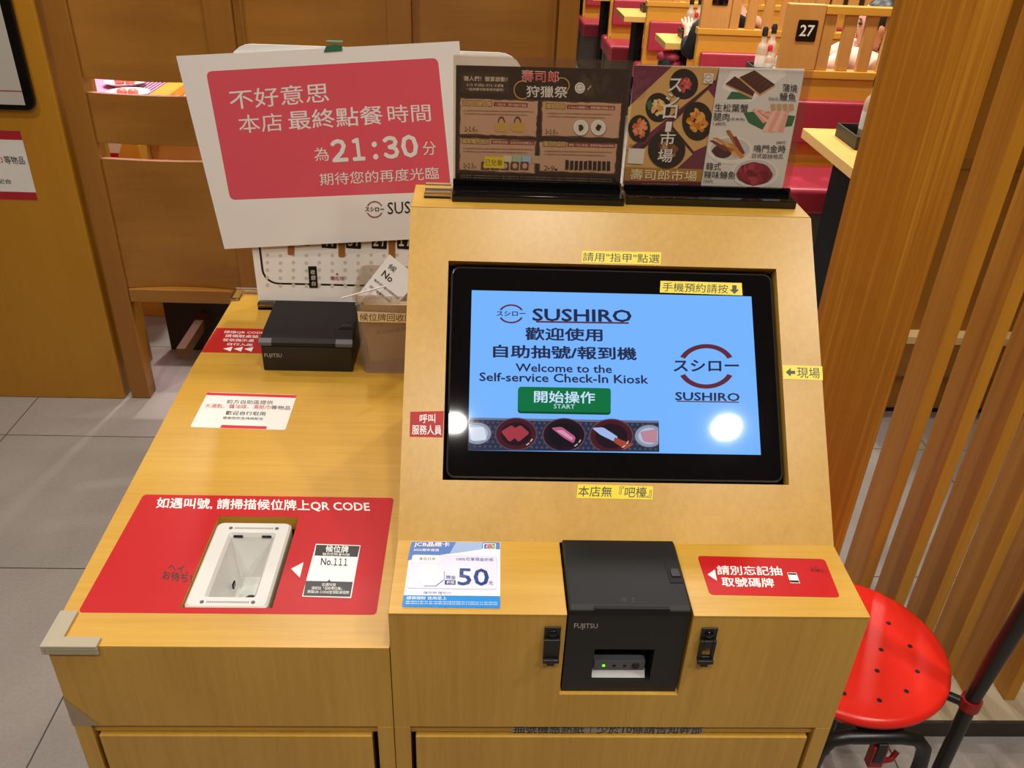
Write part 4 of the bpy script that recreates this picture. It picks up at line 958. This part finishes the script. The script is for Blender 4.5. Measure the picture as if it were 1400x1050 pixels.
P.h += .0002; P.poly_local([(-1.58, 0.867), (-1.2225, 0.867), (-1.2225, 0.893), (-1.58, 0.893)], CRB); P.poly_local([(-1.58, 0.690), (-1.2225, 0.690), (-1.2225, 0.714), (-1.58, 0.714)], CRB)
P.h += .0002; local_text(P, '大湯匙、醬油碟、濕紙巾', -1.56, 0.797, -1.294, 0.820, SALMON, .01); local_text(P, '等物品', -1.289, 0.797, -1.232, 0.820, INK, .01)
local_text(P, '前方自助區提供', -1.48, 0.832, -1.31, 0.852, INK, .01); local_text(P, '歡迎自行取用', -1.47, 0.764, -1.32, 0.784, INK, .01); local_text(P, '感謝您的支持與配合', -1.47, 0.738, -1.285, 0.752, INK)
P.build('notice_sticker', cb, 'white sticker with dark red bands')

# ------------------------------------------------------------------ stained wooden partition
pt = thing('wooden_partition', (-0.4, 1.87, 0), 'stained brown wooden partition of framed panels behind the counter', 'partition')
for x0, x1, z0 in ((-1.083, -1.022, 0.0006), (-0.665, -0.590, 0.0006), (-0.178, -0.112, 0.0006), (0.285, 0.340, 0.0006)):
    MB().box(x0, x1, 1.846, 1.906, z0, 1.9, POSTM).build('post', pt, 0.003, 2)
def bowed(x0, x1, z0, z1, sag=0.010, bow=0.022):
    mb = MB(); n = 14; F_, B_ = [], []
    vs = []
    for i in range(n+1):
        t = i/n; x = x0+(x1-x0)*t; y = 1.856+bow*4*t*(1-t); s_ = sag*4*t*(1-t)
        vs += [(x, y, z0-s_*(z0 > .5)), (x, y, z1-s_), (x, y+0.016, z0-s_*(z0 > .5)), (x, y+0.016, z1-s_)]
    fs = [(0, 1, 3, 2), (4*n, 4*n+2, 4*n+3, 4*n+1)]
    for i in range(n):
        a = 4*i; b = a+4; fs += [(a, b, b+1, a+1), (a+2, a+3, b+3, b+2), (a+1, b+1, b+3, a+3), (a, a+2, b+2, b)]
    return mb.add(vs, fs, PARTM)
for z0, z1, nm in ((1.040, 1.9, 'panel'), (0.862, 1.002, 'panel'), (0.405, 0.816, 'panel')):
    bowed(-1.0215, -0.6655, z0, z1).build(nm, pt, 0.001, 1)
MB().box(-1.0215, -0.6655, 1.850, 1.89, 0.358, 0.404, PARTM).build('bottom_rail', pt, 0.004, 2)
for x0, x1 in ((-0.5895, -0.1785), (-0.1115, 0.2845)):
    MB().box(x0, x1, 1.862, 1.89, 0.405, 1.9, PARTM).build('panel', pt, 0.001, 1)
    MB().box(x0, x1, 1.850, 1.895, 0.358, 0.404, PARTM).build('bottom_rail', pt, 0.004, 2)
for x in (-0.57, 0.272):
    MB().box(x, x+0.007, 1.855, 1.8619, 0.405, 1.9, POSTM).build('bead', pt, .001, 1)
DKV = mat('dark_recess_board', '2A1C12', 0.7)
MB().box(-1.06, 0.30, 2.19, 2.21, 0.0006, 0.36, DKV).build('shade_board', pt)  # added dark sheet, stands in for the shaded void under the rail
MB().box(-0.93, -0.90, 1.91, 2.18, 0.12, 0.16, mat('dark_brace_timber', '5A3816', 0.6)).build('brace', pt)

# ------------------------------------------------------------------ conveyor counter glimpsed through the partition's gaps
cv = thing('conveyor_counter', (-1.1, 2.75, 0), 'wooden conveyor counter glimpsed through the partition gaps', 'counter')
MB().box(-2.0, -1.146, 2.46, 3.2, 0.0006, 0.80, BOOTHX).build('body', cv, .002, 1)
MB().box(-1.1455, -0.55, 2.56, 3.2, 0.60, 0.80, BOOTHZ).build('shelf_front', cv, .002, 1)
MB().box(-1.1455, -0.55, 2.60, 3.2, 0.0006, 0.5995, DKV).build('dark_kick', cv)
MB().box(-2.0, -1.13, 2.50, 3.1, 0.8005, 0.815, mat('pink_lit_belt', 'E8A8B8', 0.3)).build('belt', cv)
mb = MB()
for k in range(9): mb.box(-1.27+.015*k, -1.264+.015*k, 2.66, 2.95, 0.8152, 0.8165, mat('belt_mark', '5A4A58', 0.4))
mb.build('belt_pattern', cv)
MB().box(-1.1295, -1.06, 2.47, 3.15, 0.8005, 0.835, BOOTHX).build('edge_strip', cv, .002, 1)
def plate(x, y, lab):
    t = thing('sushi_plate', (x, y, 0.8172), lab, 'plate', 'plates on the conveyor')
    MB().lathe([(0.0, 0.001), (0.045, 0.0), (0.05, 0.004), (0.075, 0.016), (0.078, 0.018), (0.074, 0.018), (0.048, 0.007), (0, 0.006)], (x, y, 0.8172), WHITEP, 32, cap=False).build('dish', t)
    for k in (-1, 1):
        n = MB(); n.lathe([(0.0, 0.0), (0.016, 0.002), (0.019, 0.010), (0.014, 0.020), (0, 0.023)], (x+.02*k, y, 0.8245), mat('salmon_topping', 'E8785A', 0.35), 16, cap=False)
        n.build('sushi', t)
plate(-1.215, 2.62, 'white plate of two salmon sushi nearest the gap'); plate(-1.29, 2.80, 'white plate of sushi farther along the belt')
pk = bpy.data.lights.new('belt_light', 'AREA'); pk.energy = 9; pk.color = (1, 0.55, 0.80); pk.size = 0.5; pk.shape = 'RECTANGLE'; pk.size_y = 0.15
po = bpy.data.objects.new('belt_light', pk); C.objects.link(po); po.location = (-1.25, 2.75, 1.45)
P = Print(Plane((0, 2.46, 0), (1, 0, 0), (0, 0, 1)), h0=.0003); P.poly_local([(-1.262, .640), (-1.228, .640), (-1.205, .690), (-1.262, .690)], PAPER, True); P.h += .0002
P.poly_local([(-1.262, .640), (-1.228, .640), (-1.222, .655), (-1.262, .655)], RED); P.build('card', cv, 'small white card with red stripe')
cd_ = MB().lathe([(0.012, 0), (0.014, .005), (0.014, .05), (0.010, .056)], (-0.985, 2.66, 0.8168), BLACKG, 16, axis=(0, 0, 1)).build('sauce_bottle')
tag(rehome(cd_, (-0.985, 2.66, 0.8168)), 'small black bottle on the conveyor counter', 'bottle')

# ------------------------------------------------------------------ restaurant booths
PER = 1.2
def boothx(k): return 1.425-0.10*k
def divider(k):
    y = 3.40+PER*k; x0 = boothx(k); x1 = x0+1.6
    lab = ('slatted booth divider carrying the number 27 plate', 'second slatted booth divider behind the number 27 one', 'third booth divider with plain panel and red seat back', 'fourth booth divider down the aisle', 'fifth booth divider down the aisle', 'farthest booth divider down the aisle')[k]
    t = thing('booth_divider', ((x0+x1)/2, y, 0), lab, 'divider', 'booth dividers')
    MB().box(x0, x1, y, y+0.05, 0.0006, 0.818, BOOTHX).build('panel', t, .002, 1)
    MB().box(x0-.01, x1, y-0.008, y+0.058, 0.8185, 0.853, BOOTHX).build('lower_rail', t, .003, 2)
    MB().box(x0+0.17, x1, y-0.004, y+0.050, 1.090, 1.125, BOOTHX).build('top_rail', t, .003, 2)
    MB().box(x0, x0+0.168, y, y+0.045, 0.8535, 1.128, BOOTHZ).build('end_post', t, .003, 2)
    for j in range(14):
        xs = x0+0.172+0.096*j
        MB().box(xs, xs+0.055, y+.008, y+0.034, 0.8535, 1.0895, BOOTHZ).build('slat', t, .002, 1)
    if k < 2:
        zc = 1.02; a, b = x0+0.052, x0+0.142
        P = Print(Plane((0, y, 0), (1, 0, 0), (0, 0, 1)), h0=0.003)
        P.poly_local(rrect(a, b, zc-0.045, zc+0.045, 0.008), BLACKG, True)
        if k == 0: P.h += .0004; local_text(P, '27', a+.014, zc-.022, b-.014, zc+.024, WHITEINK, .03)
        P.build('number_plate', t, 'black plate with white number 27' if k == 0 else 'black number plate')
def bench(k, far):
    """far: seat on the near side of divider k, facing the viewer; else on its other side"""
    y = 3.40+PER*k; x0 = boothx(k)-0.03; x1 = x0+1.55
    pos = ('by the number 27 divider', 'by the second divider', 'by the third divider', 'by the fourth divider', 'by the fifth divider', 'by the farthest divider')[k]
    if far: ys, yb, yf, lab = y-0.38, y-0.055, y-0.001, 'red vinyl booth bench facing the viewer '+pos
    else: ys, yb, yf, lab = y+0.22, y+0.085, y+0.051, 'red vinyl booth bench turned away, back to back '+pos
    t = thing('booth_bench', ((x0+x1)/2, y, 0), lab, 'bench', 'booth benches')
    a, b = (ys, yf) if far else (yf, ys)
    MB().box(x0+0.02, x1, a+0.03, b-(0.0 if far else .03), 0.0006, 0.30, mat('grey_bench_base', '5B554F', 0.5)).build('base', t)
    MB().box(x0, x1, a, b, 0.3005, 0.42, REDV).build('seat', t, 0.022, 4)
    a, b = (yb, yf) if far else (yf, yb)
    MB().box(x0+0.05, x1, a, b, 0.53, 0.728, REDV).build('backrest', t, 0.012, 3)
    a, b = (yb+.02, yf) if far else (yf, yb-.01)
    MB().box(x0+0.05, x1, a, b, 0.4205, 0.44+.0, BOOTHX).build('trim_board', t)
def table(k):
    y1 = 2.878+PER*k; y0 = y1-(0.62 if k == 0 else 0.25 if k == 1 else 0.37 if k == 2 else 0.45); x0 = boothx(k)-0.025
    lab = ('wooden booth table nearest, beside the oak screen', 'wooden booth table behind the number 27 divider', 'wooden booth table with dark tray, beyond the second divider', 'wooden booth table fourth down the aisle', 'wooden booth table fifth down the aisle', 'farthest wooden booth table down the aisle')[k]
    t = thing('booth_table', (x0+.6, (y0+y1)/2, 0), lab, 'table', 'booth tables')
    MB().box(x0, x0+1.5, y0, y1, 0.680, 0.72, TABLEM).build('table_top', t, .003, 2)
    MB().box(x0+0.11, x0+0.17, y0+0.10, y1-.12, 0.02, 0.6795, mat('matt_black_leg', '060606', 0.7, spec=0.2)).build('leg_panel', t, .003, 1)
    MB().box(x0+0.08, x0+0.45, y0+0.06, y1-.08, 0.0006, 0.0198, BLACK).build('foot_plate', t)
for k in range(6):
    divider(k); bench(k, True)
    if k < 5: bench(k, False)
    table(k)
t = thing('booth_bench', (2.1, 2.0, 0), 'red vinyl booth bench nearest, behind the oak board', 'bench', 'booth benches')
MB().box(1.40, 2.9, 1.93, 2.24, 0.3005, 0.42, REDV).build('seat', t, .022, 4); MB().box(1.42, 2.9, 1.96, 2.21, 0.0006, 0.30, BLACK).build('base', t); MB().box(1.42, 2.9, 1.905, 1.95, 0.53, 0.728, REDV).build('backrest', t, .012, 3)

# bottles and trays on the tables
BOT_W = mat('pale_sauce_bottle', 'BFA68E', 0.3); BOT_G = mat('olive_cap', '7A6A30', 0.4); CAPR = mat('red_cap', 'C8202A', 0.35)
def bottle(x, y, z, h, r, bodym, capm, lab, neck=0.45, band=None):
    t = thing('sauce_bottle', (x, y, z), lab, 'bottle', 'sauce bottles on the booth tables')
    hb = h*0.68
    MB().lathe([(r*.9, 0), (r, .004), (r, hb*.8), (r*.8, hb*.93), (r*neck, hb), (r*neck, h*.80)], (x, y, z), bodym, 20).build('bottle_body', t)
    MB().lathe([(r*neck*1.15, 0), (r*neck*1.15, h*.13), (r*neck*.7, h*.19)], (x, y, z+h*.801), capm, 16).build('cap', t)
    MB().lathe([(r*1.015, hb*.2), (r*1.015, hb*.62)], (x, y, z), band or PAPER, 20, cap=False).build('paper_label', t)
def tray(x0, x1, y0, y1, z, lab):
    t = thing('condiment_tray', ((x0+x1)/2, (y0+y1)/2, z), lab, 'tray', 'condiment trays')
    DT = mat('dark_tray', '2A2622', 0.45)
    MB().box(x0, x1, y0, y1, z+.0005, z+.006, DT).build('tray_floor', t)
    for a in ((x0, x1, y0, y0+.006), (x0, x1, y1-.006, y1), (x0, x0+.006, y0+.0062, y1-.0062), (x1-.006, x1, y0+.0062, y1-.0062)):
        MB().box(a[0], a[1], a[2], a[3], z+.0062, z+.05, DT).build('tray_side', t)
tray(1.495, 1.80, 2.56, 2.77, 0.72, 'dark condiment tray on the nearest booth table'); bottle(1.60, 2.735, 0.7265, 0.24, 0.030, BOT_W, BLACK, 'white labelled bottle in the tray on the nearest table')
tray(1.47, 1.66, 3.90, 4.06, 0.72, 'dark condiment tray behind the seafood menu')
for a in ((1.507, 3.945, .235, .028, BOT_W, BLACK, 'left black capped bottle behind the seafood menu'), (1.575, 4.02, .240, .027, BOT_W, BLACK, 'right black capped bottle behind the seafood menu'),
          (1.545, 3.936, .150, .024, BOT_W, CAPR, 'short red capped bottle behind the seafood menu'), (1.600, 3.94, .145, .022, BOT_W, BOT_G, 'short olive capped jar behind the seafood menu')):
    bottle(a[0], a[1], 0.7265, a[2], a[3], a[4], a[5], a[6])
tray(1.33, 1.50, 5.06, 5.20, 0.72, 'dark condiment tray on the third booth table')
for a in ((1.385, 5.15, .235, .028, BOT_W, BLACK, 'black capped bottle at the left on the third table'), (1.440, 5.16, .235, .026, BOT_W, BLACK, 'black capped bottle at the right on the third table'), (1.410, 5.09, .15, .024, BOT_W, CAPR, 'short red capped bottle on the third table')):
    bottle(a[0], a[1], 0.7265, a[2], a[3], a[4], a[5], a[6])
tray(1.27, 1.42, 6.25, 6.40, 0.72, 'dark condiment tray on the fourth booth table')
bottle(1.33, 6.33, 0.7265, .23, .027, BOT_W, BLACK, 'black capped bottle on the fourth table')
tb = thing('order_tablet', (1.50, 5.24, 0.72), 'small lit ordering tablet beside the bottles on the third table', 'tablet')
MB().box(1.475, 1.56, 5.235, 5.247, .7206, .86, BLACK).build('tablet_body', tb, .003, 2); MB().box(1.485, 1.552, 5.2335, 5.2348, .735, .85, mat('tablet_screen', '5A78C8', 0.2, emit=0.8)).build('tablet_screen', tb)

# ------------------------------------------------------------------ diners
SKIN = mat('skin', 'D8A286', 0.5); HAIR = mat('black_hair', '16110F', 0.4, bump=200)
def skinned(name, verts, edges, radii, m, parent, levels=1):
    org = parent.location if parent else Vector((0, 0, 0))
    me = bpy.data.meshes.new(name); me.from_pydata([Vector(v)-org for v in verts], edges, []); me.materials.append(m)
    o = bpy.data.objects.new(name, me); C.objects.link(o); o.parent = parent
    o.modifiers.new('skin', 'SKIN'); lay = me.skin_vertices[0].data
    for i, r in enumerate(radii):
        lay[i].radius = (r, r) if not isinstance(r, tuple) else r; lay[i].use_root = (i == 0)
    o.modifiers['skin'].use_smooth_shade = True
    sd = o.modifiers.new('sub', 'SUBSURF'); sd.levels = levels; sd.render_levels = levels
    return o
def hand(V, E, Rr, wrist, d, side):
    """palm and five unequal bent fingers grown from the wrist vertex"""
    d = Vector(d).normalized(); s = Vector(side).normalized(); n = d.cross(s); w = Vector(V[wrist])
    def put(p, r, a): V.append(tuple(p)); Rr.append(r); E.append((a, len(V)-1)); return len(V)-1
    palm = put(w+d*0.055, (0.026, 0.015), wrist)
    for k, L_ in enumerate((0.070, 0.080, 0.075, 0.058)):
        b = put(w+d*0.088+s*(0.030-0.020*k), 0.0095, palm); m_ = put(w+d*(0.088+L_*.5)+s*(0.032-0.021*k)+n*0.006, 0.0085, b); put(w+d*(0.088+L_*.95)+s*(0.032-0.021*k)+n*0.022, 0.007, m_)
    b = put(w+d*0.035+s*0.040, 0.011, palm); put(w+d*0.075+s*0.062+n*.012, 0.009, b)
def diner(loc, face, label, jacket, sleeve, lhand, rhand, lelbow, relbow, lean=0.0, hs=1.0, hairlen=0.10):
    """seated person; face = unit direction (x, y) they look in"""
    t = thing('person', loc, label, 'person'); x, y, z = loc; f = Vector((face[0], face[1], 0)).normalized(); r = Vector((f.y, -f.x, 0)); U = Vector((0, 0, 1)); o = Vector(loc)
    p = lambda a, b, c: tuple(o+f*a+r*b+U*c)
    hip, wst, ch, nk, hd = p(0, 0, .06), p(.02+lean*.3, 0, .22), p(.03+lean*.7, 0, .40*hs), p(.04+lean, 0, .52*hs), p(.07+lean, 0, .57*hs)
    V = [hip, wst, ch, nk, hd]; E = [(0, 1), (1, 2), (2, 3), (3, 4)]; Rr = [(.11, .08), (.095, .07), (.105, .07), .050, .05]
    def put(q, rad, a): V.append(q); Rr.append(rad); E.append((a, len(V)-1)); return len(V)-1
    for s in (-1, 1):
        k = put(p(.42, .10*s, .06), .06, put(p(.12, .09*s, .06), .08, 0)); put(p(.44, .10*s, -.28), .045, k); put(p(.54, .10*s, -.37), .035, len(V)-1)
    sh = []
    for s, el, hn in ((-1, lelbow, lhand), (1, relbow, rhand)):
        a = put(p(.03+lean*.8, .15*s, .44*hs), .042, 2); e_ = put(el, .040, a); w = put(hn, .026, e_); sh.append((a, e_, w)); d = Vector(hn)-Vector(el); hand(V, E, Rr, w, d, d.cross(U) if abs(d.normalized().z) < .9 else r)
    skinned('body', V, E, Rr, SKIN, t)
    # clothes follow the body
    Vc = V[:4]; Rc = [(.170, .130), (.155, .120), (.175, .118), .068]; Ec = E[:3]
    jk = skinned('jacket', Vc, Ec, Rc, jacket, t)
    for a, e_, w in sh:
        q = Vector(V[e_]).lerp(Vector(V[w]), .86); skinned('sleeve', [V[a], V[e_], tuple(q)], [(0, 1), (1, 2)], [.085, .062, .044], sleeve, t)
    # head with face and hair
    c = o+f*(.085+lean)+U*(.67*hs)
    def ball(name, cen, rx, ry, rz, m, nn=20, zlo=-1, zhi=1):
        mb = MB(); vs = []; fs = []; M_ = 12
        for i in range(M_+1):
            ph = zlo*math.pi/2+(zhi-zlo)*math.pi/2*i/M_
            for j in range(nn):
                a = 2*math.pi*j/nn; q = f*(math.cos(a)*math.cos(ph)*rx)+r*(math.sin(a)*math.cos(ph)*ry)+U*(math.sin(ph)*rz); vs.append(tuple(cen+q))
        fs = [(i*nn+j, i*nn+(j+1) % nn, (i+1)*nn+(j+1) % nn, (i+1)*nn+j) for i in range(M_) for j in range(nn)]
        return mb.add(vs, fs, m, True)
    hd_ = ball('head', c, .095, .076, .118, SKIN); h = hd_.build('head', t)
    ball('n', c+f*.098-U*.012, .016, .011, .020, SKIN, 10).build('nose', h)
    for s in (-1, 1):
        ball('e', c+f*.086+r*.030*s+U*.012, .010, .013, .006, DARKSLOT, 10).build('eye', h); ball('ear', c+r*.076*s-f*.005, .018, .010, .028, SKIN, 10).build('ear', h)
        ball('brow', c+f*.090+r*.030*s+U*.032, .006, .018, .004, HAIR, 10).build('eyebrow', h)
    ball('m', c+f*.088-U*.052, .010, .022, .006, mat('lips', 'B4645A', 0.5), 10).build('mouth', h)
    hr = ball('hair', c-f*.018+U*.020, .098, .086, .116, HAIR, 22, -.15, 1)
    hr.build('hair', t)
    ball('hair_back', c-f*.045-U*.02, .066, .080, hairlen, HAIR).build('hair_back', t)
    return t
BLKC = mat('black_cloth', '121114', 0.8); PINKC = mat('pale_pink_cloth', 'E8C8B4', 0.8)
diner((2.07, 3.64, 0.44), (-1, 0.15), 'diner with black hair and pale sleeves behind the number 27 divider', BLKC, PINKC, (1.72, 3.68, 0.80), (1.74, 3.76, 0.84), (1.86, 3.66, 0.88), (1.90, 3.72, 0.92), lean=0.04, hs=.86)
diner((1.56, 4.75, 0.44), (0.05, 1), 'diner in black with raised hand beyond the second divider', BLKC, BLKC, (1.345, 4.975, 0.765), (1.66, 4.99, 0.78), (1.335, 4.83, 0.66), (1.78, 4.83, 0.68))
COAT = mat('dark_red_coat_cloth', '8E1F34', 0.7)
random.seed(11); mb = MB()
def lump(c, rx, ry, rz, m, seed):
    random.seed(seed); vs = []; nn, M_ = 18, 10
    for i in range(M_+1):
        ph = -math.pi/2+math.pi*i/M_
        for j in range(nn):
            a = 2*math.pi*j/nn; w = 1+.16*math.sin(3*a+seed)*math.cos(ph)+random.uniform(-.05, .05)*(0 < i < M_); vs.append((c[0]+rx*math.cos(a)*math.cos(ph)*w, c[1]+ry*math.sin(a)*math.cos(ph)*w, c[2]+rz*math.sin(ph)*w))
    mb.add(vs, [(i*nn+j, i*nn+(j+1) % nn, (i+1)*nn+(j+1) % nn, (i+1)*nn+j) for i in range(M_) for j in range(nn)], m, True)
lump((1.265, 5.00, 0.575), .085, .10, .075, BLKC, 2); lump((1.25, 4.985, 0.625), .07, .08, .035, COAT, 5); lump((1.29, 4.94, 0.555), .05, .06, .06, COAT, 8)
tag(rehome(mb.build('folded_coat'), (1.26, 4.98, 0.50)), 'black and dark red coat heaped on a lap beside the third table', 'coat')
